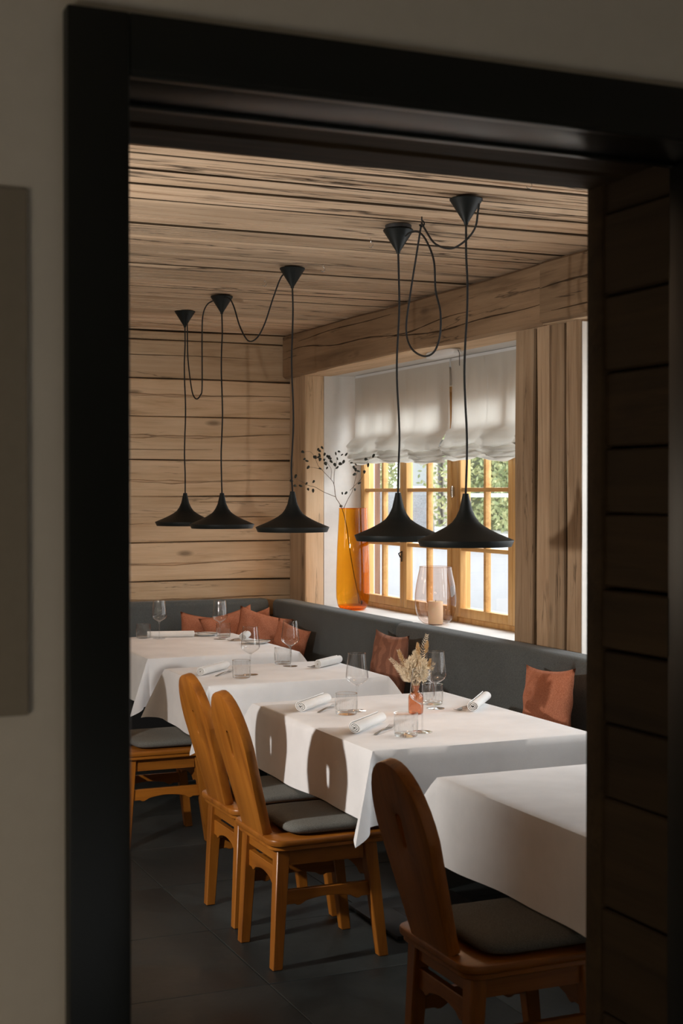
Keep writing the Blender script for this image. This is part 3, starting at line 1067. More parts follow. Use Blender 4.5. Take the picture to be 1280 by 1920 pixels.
def smooth_path(pts, n=6):
    pts = [Vector(p) for p in pts]
    out = []
    for i in range(len(pts) - 1):
        p0, p1, p2, p3 = pts[max(i - 1, 0)], pts[i], pts[i + 1], pts[min(i + 2, len(pts) - 1)]
        for k in range(n):
            t = k / n
            out.append(0.5 * ((2 * p1) + (p2 - p0) * t + (2 * p0 - 5 * p1 + 4 * p2 - p3) * t * t + (3 * p1 - p0 - 3 * p2 + p3) * t ** 3))
    out.append(pts[-1])
    return out


def pendant(label, y, rim, drop=0.0, swag=None, power=1.1):
    X = 2.52
    top = rim + 0.1975
    t = thing('pendant_lamp', label, 'lamp', (X, y, CEIL - 0.006), group='black pendant lamps over the tables')
    inv = Matrix.Translation((-X, -y, -(CEIL - 0.006)))
    cz = -drop
    MB().lathe([(0.061, cz), (0.0622, cz - 0.004), (0.009, cz - 0.088), (0.007, cz - 0.098)], 36).build('canopy', M['black_metal'], t, smooth=30)
    if drop:
        MB().lathe([(0.054, 0.002), (0.054, -0.012)], 28).build('ceiling_plate', M['cap'], t)
        MB().tube([(0.02, 0.0, -0.01), (0.022, 0, -drop)], 0.003, 6).build('strap', M['steel'], t)
    zt = top - (CEIL - 0.006)
    rg_ = random.Random(int(y * 100))
    L = [(0.0045 * sin(k * 1.3 + y) * (1 if 0 < k < 9 else 0), 0.004 * sin(k * 0.9 + 2 * y) * (1 if 0 < k < 9 else 0), cz - 0.09 + (zt - cz + 0.09) * k / 9) for k in range(10)]
    MB().tube(smooth_path(L, 4), 0.0042, 8).build('cord', M['black_cord'], t, smooth=180)
    off = Matrix.Translation((0, 0, zt))
    sh = MB().lathe(SH, 56, off, cap0=True, cap1=False).build('shade', M['black_metal'], t, smooth=40)
    MB().lathe(SHI, 48, off, cap0=False, cap1=True).build('shade_lining', M['brass'], sh, smooth=60)
    b = MB()
    b.lathe([(0.004, 0.030), (0.012, 0.024), (0.018, 0.012), (0.019, 0.0), (0.014, -0.012), (0.004, -0.018)], 16, Matrix.Translation((0, 0, zt - 0.128)))
    bulb = b.build('bulb', M['bulb'], t, smooth=180)
    if swag:
        MB().tube([inv @ p for p in smooth_path(swag, 7)], 0.0040, 8).build('swag_cord', M['black_cord'], t, smooth=180)
    point('lamp_glow', (X, y, rim - 0.012), power, (1.0, 0.66, 0.42), 0.03)
    return t


pendant('black trumpet-shaped pendant lamp nearest the doorway, largest of the five', 4.682, 1.452, 0,
        [(2.53, 4.600, 2.712), (2.53, 4.609, 2.684), (2.53, 4.63, 2.629), (2.53, 4.704, 2.594), (2.53, 4.82, 2.582), (2.53, 4.954, 2.622), (2.53, 5.040, 2.692), (2.527, 5.066, 2.722)])
pendant('black trumpet-shaped pendant lamp second from the doorway, with a long looped cord', 5.265, 1.455, 0.016,
        [(2.538, 5.09, 2.722), (2.533, 5.125, 2.60), (2.53, 5.176, 2.446), (2.53, 5.211, 2.318), (2.53, 5.167, 2.238), (2.53, 5.056, 2.194), (2.53, 4.963, 2.202), (2.53, 4.913, 2.26), (2.53, 4.909, 2.352), (2.53, 4.949, 2.44), (2.53, 4.963, 2.553), (2.53, 5.023, 2.639), (2.53, 5.094, 2.690), (2.53, 5.176, 2.702), (2.53, 5.215, 2.695)])
pendant('black trumpet-shaped pendant lamp in the middle of the five, over the smaller table', 6.455, 1.462, 0)
pendant('black trumpet-shaped pendant lamp fourth from the doorway, cords on both sides of its canopy', 7.532, 1.455, 0,
        [(2.52, 6.523, 2.733), (2.52, 6.610, 2.72), (2.52, 6.721, 2.632), (2.52, 6.846, 2.515), (2.52, 6.966, 2.455), (2.52, 7.098, 2.456), (2.52, 7.226, 2.543), (2.52, 7.323, 2.658), (2.52, 7.395, 2.712), (2.52, 7.480, 2.730)])
pendant('black trumpet-shaped pendant lamp farthest from the doorway, against the log wall', 8.227, 1.455, 0,
        [(2.52, 7.599, 2.730), (2.52, 7.70, 2.738), (2.52, 7.80, 2.728), (2.52, 7.872, 2.68), (2.52, 7.891, 2.57), (2.52, 7.891, 2.27), (2.52, 7.922, 2.222), (2.52, 7.983, 2.203), (2.52, 8.045, 2.218), (2.52, 8.098, 2.275), (2.52, 8.165, 2.447), (2.52, 8.178, 2.60), (2.52, 8.180, 2.715)])

for lab, x, y in (('small wire hook in the ceiling between the middle and nearer lamps', 2.616, 6.30),
                  ('small wire hook in the ceiling between the middle and farther lamps', 2.525, 6.86),
                  ('small wire hook in the ceiling beyond the looped lamp cord', 2.549, 5.60),
                  ('small wire hook in the ceiling closest to the doorway head', 2.562, 4.30),
                  ('dark ceiling hook that holds up the swagged cords of the two nearest lamps', 2.535, 5.08)):
    k_ = [(0, 0, 0.004), (0, 0, -0.012)] + [(0.010 * sin(a * 0.55), 0.0, -0.024 + 0.012 * cos(a * 0.55)) for a in range(0, 9)]
    hk = MB().tube(k_, 0.0016 if 'wire' in lab else 0.003, 6).build('ceiling_hook', M['steel'] if 'wire' in lab else M['black_metal'], smooth=180)
    hk.location = (x, y, CEIL - 0.004)
    hk.rotation_euler = (0, 0, R(-23))
    tag(hk, lab, 'hook', 'hooks in the board ceiling')

# ------------------------------------------------------------------ roman blinds and the sensor
def blind(label, y0, y1, seed):
    rng = random.Random(seed)
    ph = [rng.uniform(0, 6) for _ in range(8)]
    root = thing('roman_blind', label, 'blind', (3.93, (y0 + y1) / 2, 2.432), group='white linen blinds at the window')
    hw = (y1 - y0) / 2
    ncord = 4
    prof = [(0.0, 0.0), (0.0, -0.06), (0.0, -0.12), (0, -0.18), (0, -0.24), (0, -0.30), (0, -0.36), (-0.004, -0.40)]
    folds = [(-0.05, -0.425), (-0.095, -0.463), (-0.105, -0.497), (-0.075, -0.510), (-0.030, -0.494), (-0.055, -0.504), (-0.098, -0.528), (-0.072, -0.543), (-0.028, -0.523), (-0.05, -0.535), (-0.09, -0.555), (-0.060, -0.566), (-0.022, -0.548), (-0.045, -0.562), (-0.068, -0.578), (-0.030, -0.586)]
    rows = prof + folds
    nu = 97
    vs = []
    for i in range(nu):
        u = i / (nu - 1)
        y = -hw + 2 * hw * u
        cph = u * (ncord - 1)
        tri = abs((cph % 1.0) * 2 - 1)
        sag = 1 - tri ** 1.4          # 0 at the cords, 1 between
        for j, (dx, dz) in enumerate(rows):
            k = min(1, max(0, (j - 5) / 5))
            wr = (0.006 * sin(14 * u + ph[0]) + 0.007 * abs(sin(19 * u + ph[5])) ** 6 + 0.004 * abs(sin(31 * u + ph[6] + dz)) ** 8) * (1 - k) * min(1, j / 2) + 0.003 * sin(33 * u + ph[1] + dz * 9) * min(1, j / 3)
            sw = 1 + 0.010 * k
            vs.append((dx * (0.62 + 0.50 * sag + 0.16 * sin(21 * u + ph[2] + j * 1.7) + 0.10 * sin(47 * u + ph[4] + 2.3 * j)) + wr, y * sw, dz - k * 0.014 * sag + k * 0.004 * sin(39 * u + j * 2.1 + ph[7]) - 0.010 * k * sin(5 * u + ph[3]) - k * 0.006 * sin(17 * u + j * 1.1 + ph[4])))
    nr = len(rows)
    fs = [(i * nr + j, (i + 1) * nr + j, (i + 1) * nr + j + 1, i * nr + j + 1) for i in range(nu - 1) for j in range(nr - 1)]
    MB().add(vs, fs).build('fabric', M['blind'], root, smooth=180)
    MB().box(0.004, 0.03, -hw, hw, -0.03, 0.018).build('headrail', M['white_plastic'], root)
    for k in range(ncord):
        y = -hw + 0.02 + (2 * hw - 0.04) * k / (ncord - 1)
        MB().tube([(0.012, y, -0.02), (0.012, y, -0.55)], 0.0018, 5).build('lift_cord', M['napkin'], root)
    return root


blind('white linen roman blind, gathered, above the vase and its dark-podded branch', 7.512, 8.895, 1)
blind('white linen roman blind, gathered, next to the weathered board pier', 6.23, 7.492, 2)

sn = thing('ceiling_sensor', 'white rounded plastic fixture fixed under the beam before the blinds', 'fixture', (3.69, 7.12, 2.452))
def sn_f(u, v):
    th = 2 * pi * u
    ph_ = pi * (v - 0.5)
    sg = lambda q, e: math.copysign(abs(q) ** e, q)
    return (0.045 * sg(cos(ph_), 0.4) * sg(cos(th), 0.5), 0.17 * sg(cos(ph_), 0.4) * sg(sin(th), 0.5), -0.018 + 0.022 * sg(sin(ph_), 0.6))
MB().grid(32, 11, sn_f, wrap=True).build('housing', M['white_plastic'], sn, smooth=180)
MB().tube([(0.0, -0.172, -0.012), (0.002, -0.185, -0.03), (0.0, -0.19, -0.10)], 0.002, 6).build('cable', M['cap'], sn)

# ------------------------------------------------------------------ things on the sill
v = thing('glass_vase', 'tall amber glass vase on the white window sill holding a dry branch', 'vase', (3.79, 8.61, 0.8805))
vp = [(0.060, 0.004), (0.085, 0.010), (0.102, 0.035), (0.110, 0.08), (0.1115, 0.14), (0.110, 0.25), (0.105, 0.40), (0.099, 0.52), (0.094, 0.61), (0.092, 0.668)]
MB().lathe(vp, 48, cap0=True, cap1=False).build('wall', M['amber'], v, smooth=180)
MB().lathe([(0.052, 0.0), (0.084, 0.006), (0.098, 0.022), (0.100, 0.032), (0.085, 0.030), (0.0, 0.028)], 40).build('foot', M['amber'], v, smooth=60)
MB().lathe([(0.0905, 0.667), (0.0935, 0.668), (0.0935, 0.672), (0.0905, 0.672), (0.0905, 0.667)], 48, cap0=False, cap1=False).build('rim', M['amber'], v)

br = thing('dry_branch', 'dry twig with dark seed pods standing in the amber vase', 'branch', (3.80, 8.60, 0.912))
inv = Matrix.Translation((-3.80, -8.60, -0.912))
rb = random.Random(9)
BR = [([(3.832, .922), (3.821, .995), (3.787, 1.146), (3.76, 1.303), (3.743, 1.421), (3.712, 1.54), (3.685, 1.59), (3.662, 1.627), (3.65, 1.708), (3.628, 1.742), (3.574, 1.794), (3.537, 1.831)], 0.0042, 0.0014, 0.0),
      ([(3.662, 1.627), (3.571, 1.658), (3.497, 1.692), (3.444, 1.701), (3.378, 1.731), (3.293, 1.749)], 0.0022, 0.001, -0.10),
      ([(3.65, 1.708), (3.658, 1.788), (3.678, 1.838), (3.685, 1.875)], 0.0018, 0.0009, 0.04), ([(3.628, 1.742), (3.638, 1.807), (3.621, 1.844), (3.608, 1.887)], 0.0018, 0.0009, 0.05),
      ([(3.719, 1.549), (3.746, 1.614), (3.773, 1.67), (3.787, 1.745), (3.797, 1.795)], 0.002, 0.001, -0.05), ([(3.765, 1.67), (3.79, 1.714), (3.81, 1.758), (3.812, 1.833), (3.822, 1.89)], 0.0015, 0.0008, -0.20),
      ([(3.537, 1.831), (3.504, 1.892), (3.471, 1.92), (3.428, 1.919)], 0.0014, 0.0008, -0.04), ([(3.571, 1.803), (3.517, 1.818), (3.467, 1.821)], 0.0014, 0.0008, 0.03)]
for pts, r0, r1, dy in BR:
    n_ = len(pts)
    P3 = [inv @ Vector((x, 8.60 + dy * k / (n_ - 1), z)) for k, (x, z) in enumerate(pts)]
    sp = smooth_path(P3, 4)
    MB().tube(sp, [r0 + (r1 - r0) * k / (len(sp) - 1) for k in range(len(sp))], 6).build('twig', M['stem'], br, smooth=180)
PODS = [(3.428, 1.919), (3.441, 1.873), (3.461, 1.861), (3.467, 1.819), (3.504, 1.886), (3.524, 1.886), (3.534, 1.937), (3.559, 1.948), (3.554, 1.927), (3.541, 1.899), (3.537, 1.886), (3.544, 1.871), (3.544, 1.812), (3.574, 1.868), (3.581, 1.905), (3.608, 1.887), (3.602, 1.893), (3.631, 1.878), (3.638, 1.859), (3.598, 1.816), (3.584, 1.844), (3.655, 1.838), (3.665, 1.819), (3.658, 1.911), (3.689, 1.925), (3.712, 1.904), (3.733, 1.906), (3.682, 1.878), (3.716, 1.857), (3.692, 1.844), (3.765, 1.851), (3.782, 1.839), (3.784, 1.82), (3.801, 1.795), (3.78, 1.805), (3.777, 1.775), (3.818, 1.717), (3.775, 1.675), (3.729, 1.652), (3.704, 1.65), (3.842, 1.789), (3.866, 1.872), (3.873, 1.833), (3.9, 1.893), (3.481, 1.726), (3.473, 1.667), (3.441, 1.676), (3.432, 1.713), (3.345, 1.759), (3.322, 1.731), (3.382, 1.698), (3.349, 1.699), (3.706, 1.566)]
def pod_f(u, v):
    a, b = 2 * pi * u, pi * (v - 0.5)
    s = (0.5 + 0.5 * sin(b)) ** 0.7
    return (0.0105 * cos(b) * cos(a) * (0.45 + 0.8 * s), 0.0062 * cos(b) * sin(a), 0.013 * sin(b))
pod_me = MB().grid(8, 6, pod_f, wrap=True).mesh('seed_pod')
pod_me.materials.append(M['pod'])
for (x, z) in PODS:
    if x > 3.80 and z < 1.95:
        x, dy = x - (x - 3.74) * 0.42, -0.03 - (x - 3.74) * 1.1
    else:
        dy = -0.04 if x > 3.75 else (-0.07 if x < 3.5 and z < 1.78 else 0.0)
    sc = rb.uniform(0.75, 1.2)
    o = link('seed_pod', pod_me, None, br, smooth=180, mx=(inv @ Matrix.Translation((x, 8.60 + dy + rb.uniform(-0.02, 0.02), z)) @ Matrix.Rotation(rb.uniform(-1.5, 1.5), 4, 'Y') @ Matrix.Rotation(rb.uniform(0, 3), 4, 'Z') @ Matrix.Scale(sc, 4)))
    # short stalk back to the branch
h = thing('hurricane_lantern', 'round smoked glass lantern on the window sill', 'lantern', (3.80, 7.43, 0.8805))
hp = [(0.045, 0.003), (0.075, 0.010), (0.100, 0.035), (0.116, 0.080), (0.1225, 0.130), (0.121, 0.18), (0.114, 0.235), (0.104, 0.285), (0.097, 0.318), (0.094, 0.338)]
MB().lathe(hp, 48, cap0=True, cap1=False).build('bowl', M['smoke'], h, smooth=180)
MB().lathe([(0.0925, 0.337), (0.0955, 0.338), (0.0955, 0.342), (0.0925, 0.342), (0.0925, 0.337)], 48, cap0=False, cap1=False).build('rim', M['smoke'], h)
cd = thing('pillar_candle', 'cream pillar candle standing inside the smoked glass lantern', 'candle', (3.80, 7.43, 0.8845))
MB().lathe([(0.042, 0.0), (0.0435, 0.004), (0.0435, 0.128), (0.040, 0.134), (0.030, 0.131), (0.008, 0.130)], 32).build('wax', M['wax'], cd, smooth=50)
MB().tube([(0, 0, 0.128), (0.001, 0, 0.142)], 0.0015, 6).build('wick', M['cap'], cd)

# ------------------------------------------------------------------ glasses
WG = [(0.0038, 0.004), (0.0036, 0.012), (0.0034, 0.088), (0.0045, 0.097), (0.010, 0.104), (0.026, 0.114), (0.040, 0.124), (0.0455, 0.133), (0.0462, 0.139), (0.0452, 0.150), (0.0420, 0.180), (0.0385, 0.210), (0.0360, 0.234)]


def wine_glass(label):
    t = thing('wine_glass', label, 'glass', group='wine glasses on the white tables')
    MB().lathe(WG[4:], 44, cap0=True, cap1=False).build('bowl', M['glass'], t, smooth=180)
    MB().lathe([(0.0354, 0.2335), (0.0366, 0.234), (0.0366, 0.2352), (0.0354, 0.2352), (0.0354, 0.2335)], 44, cap0=False, cap1=False).build('rim', M['ribbed'], t)
    MB().lathe([(0.0040, 0.003)] + WG[1:5], 14, cap0=False, cap1=False).build('stem', M['ribbed'], t, smooth=180)
    MB().lathe([(0.0375, 0.0), (0.0380, 0.0010), (0.020, 0.0022), (0.0042, 0.0045)], 40, cap0=True, cap1=True).build('foot', M['glass'], t, smooth=60)
    return t


def tumbler(label):
    t = thing('tumbler', label, 'glass', group='ribbed tumblers on the white tables')
    pr = [(0.0395, 0.001), (0.0415, 0.005), (0.0425, 0.015), (0.0432, 0.03), (0.0438, 0.05), (0.0440, 0.058), (0.0440, 0.064), (0.0440, 0.084)]
    rb_ = [0.0, 0.030, 0.036, 0.036, 0.034, 0.020, 0, 0]
    MB().lathe(pr, 72, rib=rb_, cap0=False, cap1=False).build('wall', M['ribbed'], t, smooth=25)
    MB().lathe([(0.0415, 0.0835), (0.0443, 0.0838), (0.0443, 0.0856), (0.0415, 0.0856), (0.0415, 0.0835)], 48, cap0=False, cap1=False).build('rim', M['ribbed'], t)
    MB().lathe([(0.036, 0.0), (0.0395, 0.002), (0.0405, 0.012), (0.036, 0.0135), (0.030, 0.011)], 40, rib=[0, 0.02, 0.02, 0, 0]).build('base', M['ribbed'], t, smooth=25)
    return t


Z0 = TZ + 0.0012
wg = wine_glass('wine glass on the flower table near the rolled napkin at its chair side')
wg.location = (2.348, 5.293, Z0)
for lab, x, y in (('wine glass standing in front of the dried flowers', 2.362, 4.726), ('wine glass right behind the dried flowers', 2.672, 5.225),
                  ('wine glass at the chair side of the smaller table', 2.338, 6.555), ('wine glass at the bench side of the smaller table', 2.641, 6.797),
                  ('wine glass on the far table against the log wall, beside the door frame', 2.41, 8.408), ('wine glass on the far table next to the corner cushions', 2.74, 8.231)):
    c_ = copy_tree(wg)
    c_.location = (x, y, Z0)
    c_['label'] = lab
    c_.rotation_euler = (0, 0, x * 7)
tb = tumbler('ribbed tumbler on the flower table beside the wine glass, nearer the other chair')
tb.location = (2.271, 5.225, Z0)
for lab, x, y in (('ribbed tumbler nearest the doorway, before the copper bottle', 2.266, 4.667), ('ribbed tumbler behind the dried flowers, half hidden by a wine glass', 2.712, 5.33),
                  ('ribbed tumbler at the chair side of the smaller table', 2.258, 6.459), ('ribbed tumbler at the bench side of the smaller table', 2.64, 6.90),
                  ('ribbed tumbler on the far table at its edge beside the door frame', 2.329, 8.477), ('ribbed tumbler on the far table beside the corner cushions', 2.795, 8.330)):
    c_ = copy_tree(tb)
    c_.location = (x, y, Z0)
    c_['label'] = lab

# ------------------------------------------------------------------ napkins, cutlery, plates
def napkin_me(L, r, seed):
    rng = random.Random(seed)
    turns, th = 3.1, 0.0036
    n = 78
    sec_o, sec_i = [], []
    for k in range(n + 1):
        a = 2 * pi * turns * k / n
        rr = r * (0.22 + 0.78 * k / n)
        rr *= 1 + 0.05 * sin(2 * a + seed)
        sec_o.append(((rr) * cos(a), (rr) * sin(a) * 0.93))
        sec_i.append(((rr - th) * cos(a), (rr - th) * sin(a) * 0.93))
    loop = sec_o + list(reversed(sec_i))
    m = len(loop)
    vs, fs = [], []
    stops = [0, 0.3, 0.7, 1.0]
    for s in stops:
        for (y, z) in loop:
            vs.append((L * (s - 0.5) + (0.006 * math.hypot(y, z) / r if s == 0 else 0), y * (1 + 0.04 * sin(5 * s + seed)), z))
    for i in range(len(stops) - 1):
        for j in range(m):
            j2 = (j + 1) % m
            fs.append((i * m + j, (i + 1) * m + j, (i + 1) * m + j2, i * m + j2))
    q = n + 1
    for e in (0, (len(stops) - 1) * m):
        for k in range(n):
            fs.append((e + k, e + k + 1, e + m - 2 - k, e + m - 1 - k))
    return MB().add(vs, fs)


def napkin(label, p, q, r=0.0235, seed=0):
    a, b = Vector(p), Vector(q)
    d = b - a
    o = napkin_me(d.length, r, seed).build('rolled_napkin', M['napkin'], None, smooth=40)
    o.location = ((a.x + b.x) / 2, (a.y + b.y) / 2, Z0 + r * 0.965)
    o.rotation_euler = (R(20), 0, math.atan2(d.y, d.x))
    tag(o, label, 'napkin', 'rolled white napkins')
    return o


napkin('rolled white napkin on the flower table, nearest the doorway', (2.111, 4.783), (2.315, 4.986), 0.0245, 1)
napkin('rolled white napkin on the flower table by the second chair', (2.121, 5.345), (2.32, 5.546), 0.0245, 2)
napkin('rolled white napkin on the bench side of the flower table', (2.765, 5.075), (2.965, 5.325), 0.0245, 3)
napkin('rolled white napkin at the chair side of the smaller table', (2.097, 6.600), (2.305, 6.821), 0.0235, 4)
napkin('rolled white napkin at the bench side of the smaller table', (2.735, 6.655), (2.925, 6.82), 0.0235, 5)
napkin('long rolled napkin lying along the far edge of the far table', (2.640, 8.42), (2.36, 8.50), 0.022, 6)
napkin('rolled white napkin on the far table before the corner cushions', (2.83, 8.07), (2.93, 8.26), 0.024, 7)


def fork_mb():
    mb = MB()
    L = 0.19
    st = [(0.0, 0.0045, 0.0), (0.02, 0.006, 0.001), (0.06, 0.0045, 0.004), (0.10, 0.003, 0.007), (0.125, 0.004, 0.006), (0.138, 0.0105, 0.003), (0.150, 0.0118, 0.002)]
    vs, fs = [], []
    for (x, hw, z) in st:
        for s in (-1, 1):
            for t in (0, 0.0018):
                vs.append((x, s * hw, z + t))
    for k in range(len(st) - 1):
        b, c = 4 * k, 4 * k + 4
        fs += [(b, c, c + 2, b + 2), (b + 1, b + 3, c + 3, c + 1), (b, b + 1, c + 1, c), (b + 2, c + 2, c + 3, b + 3)]
    fs += [(0, 2, 3, 1), (4 * len(st) - 4, 4 * len(st) - 3, 4 * len(st) - 1, 4 * len(st) - 2)]
    mb.add(vs, fs)
    tn = MB()
    for k in range(4):
        y = -0.0095 + 0.00633 * k
        pts = [(0.1495, y, 0.0030), (0.168, y * 1.02, 0.0045), (0.190, y * 0.98, 0.0095)]
        tn.tube(pts, [0.0015, 0.0013, 0.0008], 5)
    return mb, tn


fb, ft = fork_mb()
def fork(label, p, ang, first=None, rx=0):
    t = thing('fork', label, 'fork', (p[0], p[1], Z0 + 0.0008), ang, 'forks beside the napkins')
    fb.build('handle', M['dark_steel'], t, smooth=40)
    ft.build('tines', M['dark_steel'], t, smooth=60)
    return t


fork('fork beside the rolled napkin nearest the doorway on the flower table', (2.172, 4.735), R(45))
fork('fork beside the rolled napkin by the second chair on the flower table', (2.182, 5.305), R(46))
fork('fork with tines showing beside the napkin on the flower table bench side', (2.845, 5.235), R(222))
fork('fork beside the rolled napkin at the chair side of the smaller table', (2.165, 6.565), R(48))
fork('fork beside the rolled napkin at the bench side of the smaller table', (2.835, 6.80), R(222))
fork('fork on the far table before the corner cushions', (2.88, 8.20), R(222))


def knife_mb():
    return MB().add([(0, -0.005, 0), (0.10, -0.004, 0), (0.11, -0.009, 0), (0.20, -0.007, 0), (0.215, 0.003, 0), (0.10, 0.004, 0), (0, 0.005, 0)] +
                    [(0, -0.005, 0.0025), (0.10, -0.004, 0.0025), (0.11, -0.009, 0.001), (0.20, -0.007, 0.001), (0.215, 0.003, 0.0015), (0.10, 0.004, 0.0025), (0, 0.005, 0.0025)],
                    [(6, 5, 4, 3, 2, 1, 0), (7, 8, 9, 10, 11, 12, 13)] + [(k, (k + 1) % 7, 7 + (k + 1) % 7, 7 + k) for k in range(7)])


def plate(label, x, y, r=0.085, klab=None, ang=0.0):
    t = thing('side_plate', label, 'plate', (x, y, Z0), group='white side plates on the far table')
    MB().lathe([(r * 0.6, 0.0), (r * 0.66, 0.003), (r, 0.013), (r, 0.0155), (r * 0.66, 0.006), (r * 0.1, 0.005)], 44).build('dish', M['china'], t, smooth=50)
    if klab:
        k = knife_mb().build('butter_knife', M['dark_steel'], None)
        k.location = (x - 0.095 * cos(ang), y - 0.095 * sin(ang), Z0 + 0.0168)
        k.rotation_euler = (0, 0, ang)
        tag(k, klab, 'knife', 'butter knives on the side plates')
    return t


plate('white side plate at the log wall end of the far table', 2.730, 8.475, 0.08, 'butter knife lying across the side plate at the log wall end', R(115))
plate('white side plate at the bench side of the far table, before the cushions', 2.865, 7.915, 0.08, 'butter knife lying across the side plate before the cushions', R(10))

# ------------------------------------------------------------------ dried flowers in the copper bottle
bt = thing('bottle_vase', 'small copper glass bottle with dried flowers on the middle of the table', 'vase', (2.535, 5.130, Z0))
MB().lathe([(0.024, 0.0), (0.0295, 0.004), (0.0305, 0.015), (0.0305, 0.066), (0.028, 0.076), (0.018, 0.086), (0.0125, 0.093), (0.0120, 0.100), (0.0145, 0.108), (0.0150, 0.112)], 32, cap0=True, cap1=False).build('body', M['copper'], bt, smooth=180)
MB().lathe([(0.0135, 0.1115), (0.0156, 0.1118), (0.0156, 0.1140), (0.0135, 0.1140), (0.0135, 0.1115)], 28, cap0=False, cap1=False).build('lip', M['copper'], bt)
bq = thing('dried_bouquet', 'bunch of bleached dried fern, grasses and bunny tails in the copper bottle', 'flowers', (2.535, 5.130, Z0 + 0.02))
rq = random.Random(4)
RT, FW = Vector((0.9184, -0.3955, 0)), Vector((0.3955, 0.9184, 0))


def P(right, fwd, up):
    return RT * right + FW * fwd + Vector((0, 0, up))


def frond(tip, bend, n, lmax, mat='straw'):
    a, b = P(0, 0, 0.02), P(tip[0] * 0.12, tip[1] * 0.12, 0.10)
    c_, d = P(tip[0] * 0.5 + bend, tip[1] * 0.5, 0.10 + (tip[2] - 0.10) * 0.55), P(*tip)
    path = smooth_path([a, b, c_, d], 10)
    mb = MB()
    mb.tube(path, [0.0014 - 0.001 * k / (len(path) - 1) for k in range(len(path))], 5)
    for k in range(n):
        t = 0.40 + 0.6 * k / n
        i = min(len(path) - 2, int(t * (len(path) - 1)))
        p = path[i]
        tg = (path[i + 1] - path[i]).normalized()
        sd = tg.cross(FW).normalized()
        ln = lmax * (1.1 - t) * 1.5 + 0.006
        for s in (-1, 1):
            dr = (sd * s * 0.8 + tg * 0.75 + FW * rq.uniform(-0.35, 0.35)).normalized()
            wd = dr.cross(FW).normalized() * (ln * 0.10)
            th = FW * 0.0006
            m_ = p + dr * ln * 0.45
            e = p + dr * ln + tg * ln * 0.12
            mb.add([p - th, m_ + wd - th, e, m_ - wd - th, p + th, m_ + wd + th, m_ - wd + th], [(0, 1, 2, 3), (4, 6, 2, 5), (0, 4, 5, 1), (1, 5, 2), (0, 3, 6, 4), (3, 2, 6)])
    return mb.build('fern_frond', M[mat], bq, smooth=0)


for tip, bend, n, lm in (((0.045, 0.0, 0.300), 0.0, 18, 0.026), ((-0.105, -0.02, 0.205), -0.005, 20, 0.022), ((-0.07, 0.02, 0.235), -0.01, 18, 0.022), ((-0.06, -0.03, 0.160), -0.015, 16, 0.024), ((0.01, 0.03, 0.255), 0.0, 18, 0.024), ((0.075, 0.01, 0.185), 0.015, 14, 0.018), ((-0.085, 0.03, 0.175), -0.01, 16, 0.022), ((-0.02, -0.02, 0.215), -0.012, 16, 0.022)):
    frond(tip, bend, n, lm)


def plume(c0, c1, rad, n, mat, ln):
    a, b = P(*c0), P(*c1)
    mb = MB().tube([P(0, 0, 0.02), P(c0[0] * 0.3, c0[1] * 0.3, 0.10), a, b], [0.001, 0.001, 0.0012, 0.0006], 5)
    for k in range(n):
        t = rq.random()
        p = a + (b - a) * t
        w_ = sin(pi * min(0.97, 0.12 + 0.85 * t)) ** 0.6
        dr = Vector((rq.gauss(0, 1), rq.gauss(0, 1), rq.gauss(0.5, 0.7))).normalized()
        q = p + dr * rad * w_ * rq.uniform(0.5, 1)
        e = q + (dr * 0.6 + (b - a).normalized() * 0.8).normalized() * ln
        sd = dr.cross(Vector((rq.random(), rq.random(), rq.random()))).normalized() * ln * 0.14
        mb.add([p + (q - p) * 0.4, q + sd, e, q - sd], [(0, 1, 2), (0, 2, 3), (0, 3, 1), (1, 3, 2)])
    return mb


plume((-0.022, -0.015, 0.115), (-0.018, -0.012, 0.205), 0.030, 420, 'straw', 0.012).build('plume', M['straw'], bq, smooth=0)
plume((0.020, -0.02, 0.115), (0.030, -0.02, 0.195), 0.030, 420, 'straw', 0.012).build('plume', M['straw'], bq, smooth=0)
plume((0.004, 0.015, 0.120), (0.000, 0.015, 0.225), 0.026, 320, 'straw', 0.012).build('plume', M['straw'], bq, smooth=0)
for c0, c1 in (((0.012, -0.01, 0.215), (0.006, -0.01, 0.265)), ((0.038, 0.0, 0.225), (0.046, 0.0, 0.270)), ((-0.055, -0.01, 0.195), (-0.070, -0.01, 0.235)), ((0.044, -0.02, 0.16), (0.058, -0.02, 0.20))):
    plume(c0, c1, 0.008, 160, 'straw2', 0.007).build('bunny_tail', M['straw2'], bq, smooth=0)

# ------------------------------------------------------------------ outside the window
terr = MB().box(4.3, 40, -5, 60, -0.2, 0.25).build('ground', plain('grey_terrace', (0.5, 0.5, 0.5), 0.9, 3, 0.12))
terr['kind'] = 'structure'
rw = struct('wall_terrace', label='pale grey rendered terrace wall outside the window')
MB().box(8.2, 8.5, 4, 34, 0.25, 0.98).build('render', plain('pale_render', (0.46, 0.46, 0.47), 0.9, 4, 0.1), rw)
MB().box(8.16, 8.54, 4, 34, 0.98, 1.02).build('coping', plain('light_coping', (0.55, 0.55, 0.55), 0.8), rw)
bank = MB().box(8.5, 26, 4, 48, 0.2, 0.94).build('ground', plain('light_paving', (0.6, 0.6, 0.6), 0.9, 2, 0.15))
bank['kind'] = 'structure'


